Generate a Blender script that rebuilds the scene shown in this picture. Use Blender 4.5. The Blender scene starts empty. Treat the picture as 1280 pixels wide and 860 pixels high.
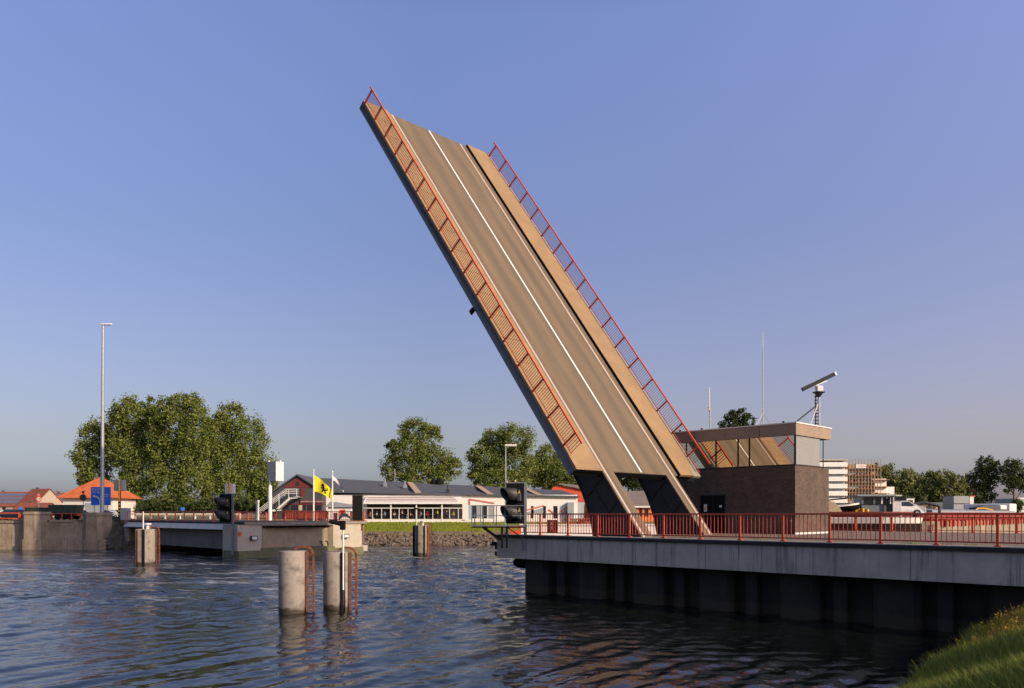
import bpy, math, random
import numpy as np
from mathutils import Vector, Matrix
random.seed(7); rng = np.random.default_rng(11)
SC = bpy.context.scene
COL = SC.collection
# ------------------------------------------------------------------ camera, light, exposure
EYE = 4.34                      # eye above the water (water is z = 0)
F, HV, CU = 1008.0, 642.5, 640.0   # focal length, horizon row and centre column of the photo (px at 1280 wide)
cam = bpy.data.cameras.new('camera'); camo = bpy.data.objects.new('camera', cam); COL.objects.link(camo)
camo.location = (0, 0, EYE); camo.rotation_euler = (math.radians(90), 0, 0)
cam.sensor_width = 36; cam.sensor_fit = 'HORIZONTAL'; cam.lens = 36*F/1280
cam.shift_y = (HV-430)/1280; cam.clip_start = 0.3; cam.clip_end = 9000
SC.camera = camo
SUN_AZ, SUN_EL = 53.5, 25.0     # degrees clockwise from «behind the camera» towards the right, and height
sdir = Vector((math.sin(math.radians(SUN_AZ))*math.cos(math.radians(SUN_EL)),
               -math.cos(math.radians(SUN_AZ))*math.cos(math.radians(SUN_EL)), math.sin(math.radians(SUN_EL))))
world = bpy.data.worlds.new('World'); SC.world = world; world.use_nodes = True
wn = world.node_tree; wn.nodes.clear()
sky = wn.nodes.new('ShaderNodeTexSky'); sky.sky_type = 'NISHITA'; sky.sun_disc = False
sky.sun_elevation = math.radians(SUN_EL); sky.sun_rotation = math.atan2(sdir.x, sdir.y)
sky.air_density = 1.0; sky.dust_density = 1.6; sky.ozone_density = 2.0; sky.altitude = 0
bg = wn.nodes.new('ShaderNodeBackground'); bg.inputs[1].default_value = 0.10
wo = wn.nodes.new('ShaderNodeOutputWorld')
hs = wn.nodes.new('ShaderNodeHueSaturation'); hs.inputs['Hue'].default_value = 0.515; hs.inputs['Saturation'].default_value = 0.9
tcw = wn.nodes.new('ShaderNodeTexCoord'); sxyz = wn.nodes.new('ShaderNodeSeparateXYZ'); wn.links.new(tcw.outputs['Generated'], sxyz.inputs[0])
tint = wn.nodes.new('ShaderNodeValToRGB'); wn.links.new(sxyz.outputs[2], tint.inputs[0])
cr = tint.color_ramp; K = 3.0
stops = ((0.0, (.79, .77, 1.12)), (.045, (.87, .84, 1.05)), (.085, (1.01, .885, .955)), (.2, (1.14, 1.06, 1.18)), (.32, (1.22, 1.24, 1.42)), (.525, (1.62, 1.72, 2.05)), (.72, (1.0, 1.05, 1.15)), (1.0, (.55, .60, .66)))
for p_, c_ in stops[1:-1]: cr.elements.new(p_)
for e_, (p_, c_) in zip(cr.elements, stops): e_.color = (*[q/K for q in c_], 1)
azr = wn.nodes.new('ShaderNodeMapRange'); azr.inputs[1].default_value = -.1; azr.inputs[2].default_value = .5; wn.links.new(sxyz.outputs[0], azr.inputs[0])
azc = wn.nodes.new('ShaderNodeMix'); azc.data_type = 'RGBA'; azc.inputs[6].default_value = (1, 1, 1, 1); azc.inputs[7].default_value = (1.42, 1.28, 1.26, 1); azc.clamp_result = False; wn.links.new(azr.outputs[0], azc.inputs[0])
vs0 = wn.nodes.new('ShaderNodeVectorMath'); vs0.operation = 'MULTIPLY'; wn.links.new(tint.outputs[0], vs0.inputs[0]); wn.links.new(azc.outputs[2], vs0.inputs[1])
vs1 = wn.nodes.new('ShaderNodeVectorMath'); vs1.operation = 'SCALE'; vs1.inputs['Scale'].default_value = K; wn.links.new(vs0.outputs[0], vs1.inputs[0])
vs2 = wn.nodes.new('ShaderNodeVectorMath'); vs2.operation = 'MULTIPLY'; wn.links.new(hs.outputs[0], vs2.inputs[0]); wn.links.new(vs1.outputs[0], vs2.inputs[1])
wn.links.new(sky.outputs[0], hs.inputs['Color']); wn.links.new(vs2.outputs[0], bg.inputs[0]); wn.links.new(bg.outputs[0], wo.inputs[0])
sl = bpy.data.lights.new('sun', 'SUN'); sl.energy = 4.6; sl.angle = math.radians(0.53); sl.color = (1.0, 0.81, 0.56)
so = bpy.data.objects.new('sun', sl); COL.objects.link(so); so.rotation_euler = sdir.to_track_quat('Z', 'Y').to_euler(); so.location = (40, -30, 40)
SC.view_settings.view_transform = 'Standard'; SC.view_settings.look = 'None'; SC.view_settings.gamma = 1
SC.view_settings.exposure = 0.0
SC.cycles.max_bounces = 6; SC.cycles.transparent_max_bounces = 12; SC.cycles.caustics_reflective = False; SC.cycles.caustics_refractive = False

# ------------------------------------------------------------------ helpers
Wx, Wy = 0.7081, 0.7061         # horizontal unit vector across the road (away to the right)
def B(w, l, z=0.0):             # bridge frame -> world: w across, l along the road (away to the left)
    return Vector((Wx*w - Wy*l, Wy*w + Wx*l, z))
ROT = math.atan2(-Wx, Wy)       # local x = -l, local y = w
def P(u, v, Y):                 # a point seen at photo pixel (u, v) at distance Y
    return Vector(((u-CU)*Y/F, Y, EYE + (HV-v)*Y/F))
def PX(u, Y): return (u-CU)*Y/F
def PZ(v, Y): return EYE + (HV-v)*Y/F

def node_mat(name):
    m = bpy.data.materials.new(name); m.use_nodes = True
    nt = m.node_tree; b = nt.nodes['Principled BSDF']
    return m, nt, b
def M(name, col, rough=0.7, metal=0.0, var=0.18, scale=3.0, bump=0.0, bscale=30.0, streak=0.0, streak_col=(0.03,0.028,0.025), spec=0.5,
      second=None, sec_scale=1.2, sec_amt=0.5, stretch=(1,1,1), tide=None):
    m, nt, b = node_mat(name); N = nt.nodes; Lk = nt.links
    b.inputs['Roughness'].default_value = rough; b.inputs['Metallic'].default_value = metal
    b.inputs['Specular IOR Level'].default_value = spec
    tc = N.new('ShaderNodeTexCoord'); mp = N.new('ShaderNodeMapping'); mp.inputs['Scale'].default_value = stretch
    Lk.new(tc.outputs['Object'], mp.inputs[0]); vec = mp.outputs[0]
    def noise(s, d=5, v=vec, r=0.6):
        n = N.new('ShaderNodeTexNoise'); n.inputs['Scale'].default_value = s; n.inputs['Detail'].default_value = d
        n.inputs['Roughness'].default_value = r; Lk.new(v, n.inputs['Vector']); return n.outputs[0]
    def ramp(x, a, c):
        r = N.new('ShaderNodeMapRange'); r.inputs[1].default_value = a; r.inputs[2].default_value = c; Lk.new(x, r.inputs[0]); return r.outputs[0]
    def mix(f, a, c, mode='MIX'):
        x = N.new('ShaderNodeMix'); x.data_type = 'RGBA'; x.blend_type = mode
        if hasattr(f, 'is_linked'): Lk.new(f, x.inputs[0])
        else: x.inputs[0].default_value = f
        for i, q in ((6, a), (7, c)):
            if hasattr(q, 'is_linked'): Lk.new(q, x.inputs[i])
            else: x.inputs[i].default_value = (*q, 1)
        return x.outputs[2]
    lo = tuple(c*(1-var) for c in col); hi = tuple(min(1, c*(1+var)) for c in col)
    c = mix(ramp(noise(scale), .3, .7), lo, hi)
    c = mix(ramp(noise(scale*7, 4), .25, .75), c, mix(0.5, c, lo))
    if second: c = mix(ramp(noise(sec_scale, 6), 1-sec_amt-.08, 1-sec_amt+.12), c, second)
    if streak > 0:
        mp2 = N.new('ShaderNodeMapping'); mp2.inputs['Scale'].default_value = (1.6, 1.6, 0.10); Lk.new(tc.outputs['Object'], mp2.inputs[0])
        s = ramp(noise(2.3, 5, mp2.outputs[0], .7), 0.52, 0.72)
        mm = N.new('ShaderNodeMath'); mm.operation = 'MULTIPLY'; mm.inputs[1].default_value = streak; Lk.new(s, mm.inputs[0])
        c = mix(mm.outputs[0], c, streak_col)
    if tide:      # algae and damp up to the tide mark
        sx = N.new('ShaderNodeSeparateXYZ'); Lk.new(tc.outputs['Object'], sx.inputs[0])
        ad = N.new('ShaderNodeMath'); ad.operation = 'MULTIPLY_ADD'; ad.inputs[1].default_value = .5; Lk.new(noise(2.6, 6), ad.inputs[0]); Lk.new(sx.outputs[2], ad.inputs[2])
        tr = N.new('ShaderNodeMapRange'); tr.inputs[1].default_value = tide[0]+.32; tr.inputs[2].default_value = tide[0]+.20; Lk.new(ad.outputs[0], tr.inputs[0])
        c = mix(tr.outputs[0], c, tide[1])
    Lk.new(c, b.inputs['Base Color'])
    if bump > 0:
        bp = N.new('ShaderNodeBump'); bp.inputs['Strength'].default_value = bump; bp.inputs['Distance'].default_value = 0.03
        Lk.new(noise(bscale, 6), bp.inputs['Height']); Lk.new(bp.outputs[0], b.inputs['Normal'])
    return m

class MB:
    def __init__(s): s.v = []; s.f = []; s.mi = []; s.sm = []; s.cur = 0
    def add(s, vs, fs, smooth=False):
        o = len(s.v); s.v += [tuple(p) for p in vs]
        for f in fs: s.f.append([i+o for i in f]); s.mi.append(s.cur); s.sm.append(smooth)
        return s
    def box(s, a, b):
        x0,y0,z0 = a; x1,y1,z1 = b
        if x0>x1: x0,x1=x1,x0
        if y0>y1: y0,y1=y1,y0
        if z0>z1: z0,z1=z1,z0
        return s.add([(x0,y0,z0),(x1,y0,z0),(x1,y1,z0),(x0,y1,z0),(x0,y0,z1),(x1,y0,z1),(x1,y1,z1),(x0,y1,z1)],
              [(0,3,2,1),(4,5,6,7),(0,1,5,4),(1,2,6,5),(2,3,7,6),(3,0,4,7)])
    def bbox(s, a, b, r=0.03):      # box with bevelled edges
        x0,x1 = sorted((a[0],b[0])); y0,y1 = sorted((a[1],b[1])); z0,z1 = sorted((a[2],b[2]))
        def oct_(i): return [(x0+r,y0+i),(x1-r,y0+i),(x1-i,y0+r),(x1-i,y1-r),(x1-r,y1-i),(x0+r,y1-i),(x0+i,y1-r),(x0+i,y0+r)]
        rings = [(z0,[(x0+r,y0+r),(x1-r,y0+r),(x1-r,y0+r),(x1-r,y1-r),(x1-r,y1-r),(x0+r,y1-r),(x0+r,y1-r),(x0+r,y0+r)]),(z0+r,oct_(0)),(z1-r,oct_(0)),
                 (z1,[(x0+r,y0+r),(x1-r,y0+r),(x1-r,y0+r),(x1-r,y1-r),(x1-r,y1-r),(x0+r,y1-r),(x0+r,y1-r),(x0+r,y0+r)])]
        vs = [(x,y,z) for z,rg in rings for x,y in rg]; fs = []
        for k in range(3):
            for i in range(8):
                j=(i+1)%8; fs.append((k*8+i,k*8+j,k*8+8+j,k*8+8+i))
        fs.append(tuple(range(7,-1,-1))); fs.append(tuple(range(24,32)))
        return s.add(vs, fs)
    def prism(s, poly, h0, h1, axis='z'):
        def t(p,h):
            return (p[0],p[1],h) if axis=='z' else ((h,p[0],p[1]) if axis=='x' else (p[0],h,p[1]))
        n=len(poly); vs=[t(p,h0) for p in poly]+[t(p,h1) for p in poly]
        return s.add(vs,[tuple(range(n)),tuple(range(2*n-1,n-1,-1))]+[(i,(i+1)%n+0,(i+1)%n+n,i+n) for i in range(n)])
    def cyl(s, p, q, r, r2=None, n=12, cap=True, smooth=True):
        p=Vector(p); q=Vector(q); r2 = r if r2 is None else r2; d=(q-p)
        if d.length<1e-6: return s
        d.normalize(); a=d.orthogonal().normalized(); b=d.cross(a); vs=[]
        for c,rr in ((p,r),(q,r2)):
            for i in range(n):
                t=2*math.pi*i/n; vs.append(c+a*rr*math.cos(t)+b*rr*math.sin(t))
        s.add(vs,[(i,(i+1)%n,(i+1)%n+n,i+n) for i in range(n)],smooth)
        if cap: s.add(vs,[tuple(range(n-1,-1,-1)),tuple(range(n,2*n))])
        return s
    def bar(s, p, q, w, h=None, up=(0,0,1)):   # rectangular bar from p to q
        p=Vector(p); q=Vector(q); h=w if h is None else h; d=(q-p).normalized(); u=Vector(up)
        if abs(d.dot(u))>0.99: u=Vector((1,0,0))
        a=d.cross(u).normalized()*w/2; b=a.cross(d).normalized()*h/2
        vs=[c+x for c in (p,q) for x in (-a-b,a-b,a+b,-a+b)]
        return s.add(vs,[(0,3,2,1),(4,5,6,7),(0,1,5,4),(1,2,6,5),(2,3,7,6),(3,0,4,7)])
    def path(s, pts, r, n=8):
        for a,b in zip(pts[:-1],pts[1:]): s.cyl(a,b,r,n=n)
        return s
    def lathe(s, prof, n=24, c=(0,0), smooth=True, a0=0, a1=2*math.pi):
        full = abs(a1-a0-2*math.pi)<1e-6; k=n if full else n+1; vs=[]
        for r,z in prof:
            for i in range(k):
                t=a0+(a1-a0)*i/n; vs.append((c[0]+r*math.cos(t),c[1]+r*math.sin(t),z))
        fs=[]
        for j in range(len(prof)-1):
            for i in range(n):
                i2=(i+1)%k; fs.append((j*k+i,j*k+i2,(j+1)*k+i2,(j+1)*k+i))
        return s.add(vs,fs,smooth)
    def quad(s,*p): return s.add(p,[tuple(range(len(p)))])
    def build(s, name, mats, parent=None, local=None):
        me=bpy.data.meshes.new(name); me.from_pydata(s.v,[],s.f)
        for m in (mats if isinstance(mats,(list,tuple)) else [mats]): me.materials.append(m)
        me.polygons.foreach_set('material_index',s.mi); me.polygons.foreach_set('use_smooth',s.sm); me.update()
        o=bpy.data.objects.new(name,me); COL.objects.link(o)
        if parent: o.parent=parent
        if local is not None: o.location=local
        return o
def tag(o,label=None,cat=None,group=None,kind=None):
    if label: o['label']=label
    if cat: o['category']=cat
    if group: o['group']=group
    if kind: o['kind']=kind
    return o
def thing(name,label,cat,loc=(0,0,0),rz=0,group=None):
    o=bpy.data.objects.new(name,None); COL.objects.link(o); o.location=loc; o.rotation_euler=(0,0,rz); o.empty_display_size=.3
    return tag(o,label,cat,group)
def children(o): return [c for c in COL.objects if c.parent==o]
def copy_tree(o,parent=None,label=None):
    c=o.copy(); COL.objects.link(c)
    if parent: c.parent=parent
    if label: c['label']=label
    for ch in children(o): copy_tree(ch,c)
    return c
# ------------------------------------------------------------------ materials
m_conc = M('concrete',(.30,.27,.23),.85,var=.16,scale=1.2,bump=.35,bscale=14,streak=.45,streak_col=(.10,.085,.07))
m_concL = M('pale_concrete',(.50,.435,.35),.85,var=.12,scale=1.5,bump=.25,bscale=18,streak=.3,streak_col=(.16,.11,.08))
m_fascia = M('fascia_concrete',(.46,.41,.34),.85,var=.22,scale=.7,bump=.25,bscale=16,streak=.85,streak_col=(.05,.05,.05))
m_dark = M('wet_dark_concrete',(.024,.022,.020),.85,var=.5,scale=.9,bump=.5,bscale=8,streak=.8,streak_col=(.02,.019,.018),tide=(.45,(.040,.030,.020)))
m_tar = M('tar_edge',(.018,.018,.019),.7,var=.4,scale=2)
m_pile = M('pile_concrete',(.33,.28,.24),.8,var=.14,scale=1.6,bump=.3,bscale=22,streak=.5,streak_col=(.17,.115,.08),second=(.12,.10,.085),sec_scale=1.7,sec_amt=.43,tide=(.22,(.06,.045,.03)))
m_rust = M('rust',(.24,.075,.035),.9,var=.4,scale=6,bump=.5,bscale=40,second=(.09,.035,.02),sec_scale=5,sec_amt=.45)
m_red = M('red_rail_paint',(.66,.085,.028),.45,var=.12,scale=5,second=(.40,.045,.02),sec_scale=9,sec_amt=.2)
m_redD = M('old_red_paint',(.50,.06,.025),.55,var=.25,scale=4,second=(.2,.03,.02),sec_scale=7,sec_amt=.35)
m_redK = M('thin_bar_paint',(.26,.06,.035),.6,var=.2,scale=4)
m_tan = M('sand_coating',(.32,.205,.105),.9,var=.12,scale=.35,bump=.25,bscale=60,second=(.265,.172,.09),sec_scale=.5,sec_amt=.5)
m_steel = M('grey_steel',(.17,.19,.205),.6,var=.15,scale=1.0,streak=.3,streak_col=(.05,.055,.06))
m_steelD = M('dark_green_steel',(.022,.021,.020),.7,var=.25,scale=1.5)
m_white = M('white_paint',(.72,.70,.66),.5,var=.06,scale=3)
m_galv = M('galvanised',(.36,.37,.38),.45,metal=.5,var=.12,scale=4)
m_black = M('black_paint',(.008,.008,.008),.8,var=.3,spec=.15,scale=4)
m_blk2 = M('worn_black_paint',(.04,.039,.038),.55,var=.25,scale=5)
m_grey = M('grey_paint',(.30,.32,.33),.55,var=.1,scale=3)
m_yellow = M('yellow_paint',(.75,.38,.02),.5,var=.1,scale=4)
m_glassD = M('dark_window',(.02,.024,.028),.08,var=.3,scale=.6,spec=.8)
m_lens = M('lens_glass',(.55,.42,.15),.15,var=.1,scale=4)

def road_mat():
    m,nt,b=node_mat('worn_asphalt'); N=nt.nodes; L=nt.links
    tc=N.new('ShaderNodeTexCoord'); sp=N.new('ShaderNodeSeparateXYZ'); L.new(tc.outputs['Object'],sp.inputs[0])
    wv=N.new('ShaderNodeTexWave'); wv.wave_type='BANDS'; wv.bands_direction='X'; wv.inputs['Scale'].default_value=.165; wv.inputs['Distortion'].default_value=.15
    wv.inputs['Detail'].default_value=3; wv.inputs['Phase Offset'].default_value=.4
    mp=N.new('ShaderNodeMapping'); mp.inputs['Scale'].default_value=(1,.12,1); L.new(tc.outputs['Object'],mp.inputs[0]); L.new(mp.outputs[0],wv.inputs['Vector'])
    n=N.new('ShaderNodeTexNoise'); n.inputs['Scale'].default_value=55; n.inputs['Detail'].default_value=4; L.new(tc.outputs['Object'],n.inputs['Vector'])
    n2=N.new('ShaderNodeTexNoise'); n2.inputs['Scale'].default_value=1.4; n2.inputs['Detail'].default_value=6; L.new(mp.outputs[0],n2.inputs['Vector'])
    mx=N.new('ShaderNodeMix'); mx.data_type='RGBA'; mx.inputs[6].default_value=(.128,.095,.063,1); mx.inputs[7].default_value=(.165,.118,.075,1); L.new(wv.outputs[1],mx.inputs[0])
    m2=N.new('ShaderNodeMix'); m2.data_type='RGBA'; m2.blend_type='OVERLAY'; m2.inputs[0].default_value=.35; L.new(mx.outputs[2],m2.inputs[6]); L.new(n2.outputs[0],m2.inputs[7])
    m3=N.new('ShaderNodeMix'); m3.data_type='RGBA'; m3.blend_type='OVERLAY'; m3.inputs[0].default_value=.5; L.new(m2.outputs[2],m3.inputs[6]); L.new(n.outputs[0],m3.inputs[7])
    L.new(m3.outputs[2],b.inputs['Base Color']); b.inputs['Roughness'].default_value=.9
    bp=N.new('ShaderNodeBump'); bp.inputs['Strength'].default_value=.3; bp.inputs['Distance'].default_value=.02; L.new(n.outputs[0],bp.inputs['Height']); L.new(bp.outputs[0],b.inputs['Normal'])
    return m
m_road = road_mat()
def brick_mat(name,c1,c2,mort,scale,rough=.85,bw=.5,rh=.25):
    m,nt,b=node_mat(name); N=nt.nodes; L=nt.links
    tc=N.new('ShaderNodeTexCoord'); g=N.new('ShaderNodeNewGeometry'); sp=N.new('ShaderNodeSeparateXYZ'); L.new(tc.outputs['Object'],sp.inputs[0])
    ad=N.new('ShaderNodeMath'); ad.operation='ADD'; L.new(sp.outputs[0],ad.inputs[0]); L.new(sp.outputs[1],ad.inputs[1])
    cb=N.new('ShaderNodeCombineXYZ'); L.new(ad.outputs[0],cb.inputs[0]); L.new(sp.outputs[2],cb.inputs[1])
    br=N.new('ShaderNodeTexBrick'); br.inputs['Scale'].default_value=scale; br.inputs['Color1'].default_value=(*c1,1); br.inputs['Color2'].default_value=(*c2,1)
    br.inputs['Mortar'].default_value=(*mort,1); br.inputs['Mortar Size'].default_value=.02; br.inputs['Brick Width'].default_value=bw; br.inputs['Row Height'].default_value=rh
    L.new(cb.outputs[0],br.inputs['Vector'])
    n=N.new('ShaderNodeTexNoise'); n.inputs['Scale'].default_value=1.2; n.inputs['Detail'].default_value=6; L.new(tc.outputs['Object'],n.inputs['Vector'])
    mx=N.new('ShaderNodeMix'); mx.data_type='RGBA'; mx.blend_type='OVERLAY'; mx.inputs[0].default_value=.5; L.new(br.outputs[0],mx.inputs[6]); L.new(n.outputs[0],mx.inputs[7])
    L.new(mx.outputs[2],b.inputs['Base Color']); b.inputs['Roughness'].default_value=rough
    bp=N.new('ShaderNodeBump'); bp.inputs['Strength'].default_value=.5; bp.inputs['Distance'].default_value=.02; bp.invert=True; L.new(br.outputs[1],bp.inputs['Height']); L.new(bp.outputs[0],b.inputs['Normal'])
    return m
m_brick = brick_mat('brown_brick',(.075,.046,.033),(.112,.070,.049),(.095,.076,.060),1.9)
m_stone = M('weathered_stone',(.30,.235,.17),.9,var=.35,scale=.9,bump=.8,bscale=5,streak=.8,streak_col=(.06,.055,.045),second=(.17,.14,.11),sec_scale=.5,sec_amt=.35)
m_tile = brick_mat('orange_roof_tiles',(.62,.155,.045),(.50,.12,.04),(.30,.07,.03),2.2)
m_tile2 = brick_mat('red_roof_tiles',(.30,.085,.05),(.22,.07,.045),(.18,.05,.03),2.2)

def leaf_mat(name,c1,c2,c3):
    m,nt,b=node_mat(name); N=nt.nodes; L=nt.links
    g=N.new('ShaderNodeNewGeometry'); r=N.new('ShaderNodeValToRGB'); r.color_ramp.elements[0].color=(*c1,1); r.color_ramp.elements[1].color=(*c3,1)
    e=r.color_ramp.elements.new(.5); e.color=(*c2,1); L.new(g.outputs['Random Per Island'],r.inputs[0])
    b.inputs['Roughness'].default_value=.6; b.inputs['Specular IOR Level'].default_value=.3
    tr=N.new('ShaderNodeBsdfTranslucent'); mx=N.new('ShaderNodeMixShader'); mx.inputs[0].default_value=.3
    L.new(r.outputs[0],b.inputs['Base Color']); L.new(r.outputs[0],tr.inputs[0]); L.new(b.outputs[0],mx.inputs[1]); L.new(tr.outputs[0],mx.inputs[2])
    L.new(mx.outputs[0],N['Material Output'].inputs[0]); return m
m_leafA = leaf_mat('poplar_leaves',(.095,.135,.025),(.165,.20,.04),(.255,.27,.065))
m_leafB = leaf_mat('dark_leaves',(.03,.05,.014),(.06,.085,.02),(.10,.12,.035))
m_leafC = leaf_mat('wood_leaves',(.12,.145,.045),(.19,.205,.065),(.26,.25,.09))
m_grass = leaf_mat('grass_blades',(.11,.16,.022),(.21,.26,.035),(.40,.37,.08))
m_lawnb = leaf_mat('lawn_blades',(.16,.19,.008),(.23,.26,.012),(.31,.31,.02))
m_flower = leaf_mat('yellow_flowers',(.45,.30,.02),(.6,.40,.03),(.42,.33,.05))
m_dryg = leaf_mat('dry_stems',(.22,.10,.05),(.30,.15,.07),(.25,.20,.07))
m_bark = M('bark',(.20,.135,.09),.9,var=.3,scale=2,bump=.5,bscale=10)

def grass_ground(name,c1,c2,c3):
    m,nt,b=node_mat(name); N=nt.nodes; L=nt.links
    tc=N.new('ShaderNodeTexCoord'); n=N.new('ShaderNodeTexNoise'); n.inputs['Scale'].default_value=.35; n.inputs['Detail'].default_value=8; L.new(tc.outputs['Object'],n.inputs['Vector'])
    n2=N.new('ShaderNodeTexNoise'); n2.inputs['Scale'].default_value=5; n2.inputs['Detail'].default_value=8; n2.inputs['Roughness'].default_value=.8; L.new(tc.outputs['Object'],n2.inputs['Vector'])
    r=N.new('ShaderNodeValToRGB'); r.color_ramp.elements[0].position=.35; r.color_ramp.elements[1].position=.65; r.color_ramp.elements[0].color=(*c1,1); r.color_ramp.elements[1].color=(*c3,1)
    e=r.color_ramp.elements.new(.5); e.color=(*c2,1)
    ad=N.new('ShaderNodeMix'); ad.inputs[0].default_value=.5; L.new(n.outputs[0],ad.inputs[2]); L.new(n2.outputs[0],ad.inputs[3]); L.new(ad.outputs[0],r.inputs[0])
    L.new(r.outputs[0],b.inputs['Base Color']); b.inputs['Roughness'].default_value=.95
    bp=N.new('ShaderNodeBump'); bp.inputs['Strength'].default_value=.8; bp.inputs['Distance'].default_value=.1; L.new(n2.outputs[0],bp.inputs['Height']); L.new(bp.outputs[0],b.inputs['Normal'])
    return m
m_lawn = grass_ground('lawn',(.14,.17,.008),(.19,.22,.010),(.25,.27,.018))
m_bankg = grass_ground('bank_soil_and_grass',(.05,.07,.015),(.08,.11,.02),(.11,.12,.035))
m_field = grass_ground('dry_field',(.09,.10,.03),(.15,.13,.05),(.20,.16,.07))
m_pave = M('quay_paving',(.19,.15,.11),.9,var=.25,scale=.5,bump=.3,bscale=12,second=(.12,.095,.065),sec_scale=.7,sec_amt=.45)
m_asph = M('asphalt',(.075,.072,.07),.9,var=.2,scale=.5,bump=.3,bscale=30)
m_rock = M('riprap_stone',(.17,.125,.095),.9,var=.45,scale=1.3,bump=.5,bscale=9)
m_rockD = M('dark_riprap_stone',(.09,.085,.07),.9,var=.5,scale=1.0,bump=.5,bscale=9,second=(.06,.08,.03),sec_scale=.8,sec_amt=.35)

# ------------------------------------------------------------------ water (displaced sheet near the camera, flat sheet to the horizon)
def water_mat():
    m,nt,b=node_mat('canal_water'); N=nt.nodes; L=nt.links
    b.inputs['Base Color'].default_value=(.006,.008,.007,1); b.inputs['Roughness'].default_value=.015; b.inputs['IOR'].default_value=1.333
    tc=N.new('ShaderNodeTexCoord'); mp=N.new('ShaderNodeMapping'); mp.inputs['Rotation'].default_value=(0,0,math.radians(-14)); mp.inputs['Scale'].default_value=(.8,1.15,1)
    L.new(tc.outputs['Object'],mp.inputs[0])
    h=None
    for s,a in ((.9,.9),(2.6,.5),(7.0,.16)):
        n=N.new('ShaderNodeTexNoise'); n.inputs['Scale'].default_value=s; n.inputs['Detail'].default_value=3; n.inputs['Distortion'].default_value=.5; L.new(mp.outputs[0],n.inputs['Vector'])
        k=N.new('ShaderNodeMath'); k.operation='MULTIPLY'; k.inputs[1].default_value=a; L.new(n.outputs[0],k.inputs[0])
        if h: q=N.new('ShaderNodeMath'); q.operation='ADD'; L.new(h,q.inputs[0]); L.new(k.outputs[0],q.inputs[1]); h=q.outputs[0]
        else: h=k.outputs[0]
    # the tidal stream roughens the middle distance and the far reach, the water near the bank is calmer
    sp=N.new('ShaderNodeSeparateXYZ'); L.new(tc.outputs['Object'],sp.inputs[0])
    mr=N.new('ShaderNodeMapRange'); mr.inputs[1].default_value=17; mr.inputs[2].default_value=48; mr.inputs[3].default_value=.02; mr.inputs[4].default_value=.9; L.new(sp.outputs[1],mr.inputs[0])
    bp=N.new('ShaderNodeBump'); bp.inputs['Distance'].default_value=.16; 
    wm=N.new('ShaderNodeMapping'); wm.inputs['Scale'].default_value=(.05,.30,1); wm.inputs['Rotation'].default_value=(0,0,math.radians(-9)); L.new(tc.outputs['Object'],wm.inputs[0])
    wn_=N.new('ShaderNodeTexNoise'); wn_.inputs['Scale'].default_value=1.0; wn_.inputs['Detail'].default_value=7; wn_.inputs['Roughness'].default_value=.75; L.new(wm.outputs[0],wn_.inputs['Vector'])
    wr=N.new('ShaderNodeMapRange'); wr.inputs[1].default_value=.38; wr.inputs[2].default_value=.62; wr.inputs[3].default_value=.25; wr.inputs[4].default_value=1.6; L.new(wn_.outputs[0],wr.inputs[0])
    wk=N.new('ShaderNodeMath'); wk.operation='MULTIPLY'; L.new(wr.outputs[0],wk.inputs[0]); L.new(mr.outputs[0],wk.inputs[1]); L.new(wk.outputs[0],bp.inputs['Strength']); L.new(h,bp.inputs['Height']); L.new(bp.outputs[0],b.inputs['Normal'])
    # foam streaks
    fm=N.new('ShaderNodeMapping'); fm.inputs['Scale'].default_value=(.10,.55,1); fm.inputs['Rotation'].default_value=(0,0,math.radians(8)); L.new(tc.outputs['Object'],fm.inputs[0])
    fn=N.new('ShaderNodeTexNoise'); fn.inputs['Scale'].default_value=1.3; fn.inputs['Detail'].default_value=9; fn.inputs['Roughness'].default_value=.72; L.new(fm.outputs[0],fn.inputs['Vector'])
    fr=N.new('ShaderNodeMapRange'); fr.inputs[1].default_value=.54; fr.inputs[2].default_value=.68; fr.inputs[4].default_value=.7; L.new(fn.outputs[0],fr.inputs[0])
    fy=N.new('ShaderNodeMapRange'); fy.inputs[1].default_value=34; fy.inputs[2].default_value=46; L.new(sp.outputs[1],fy.inputs[0])
    fx=N.new('ShaderNodeMapRange'); fx.inputs[1].default_value=2; fx.inputs[2].default_value=-6; L.new(sp.outputs[0],fx.inputs[0])
    f1=N.new('ShaderNodeMath'); f1.operation='MULTIPLY'; L.new(fr.outputs[0],f1.inputs[0]); L.new(fy.outputs[0],f1.inputs[1])
    f2=N.new('ShaderNodeMath'); f2.operation='MULTIPLY'; L.new(f1.outputs[0],f2.inputs[0]); L.new(fx.outputs[0],f2.inputs[1])
    fo=N.new('ShaderNodeBsdfDiffuse'); fo.inputs[0].default_value=(.55,.57,.58,1)
    ms=N.new('ShaderNodeMixShader'); L.new(f2.outputs[0],ms.inputs[0]); L.new(b.outputs[0],ms.inputs[1]); L.new(fo.outputs[0],ms.inputs[2]); L.new(ms.outputs[0],N['Material Output'].inputs[0])
    return m
m_water=water_mat()
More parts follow.
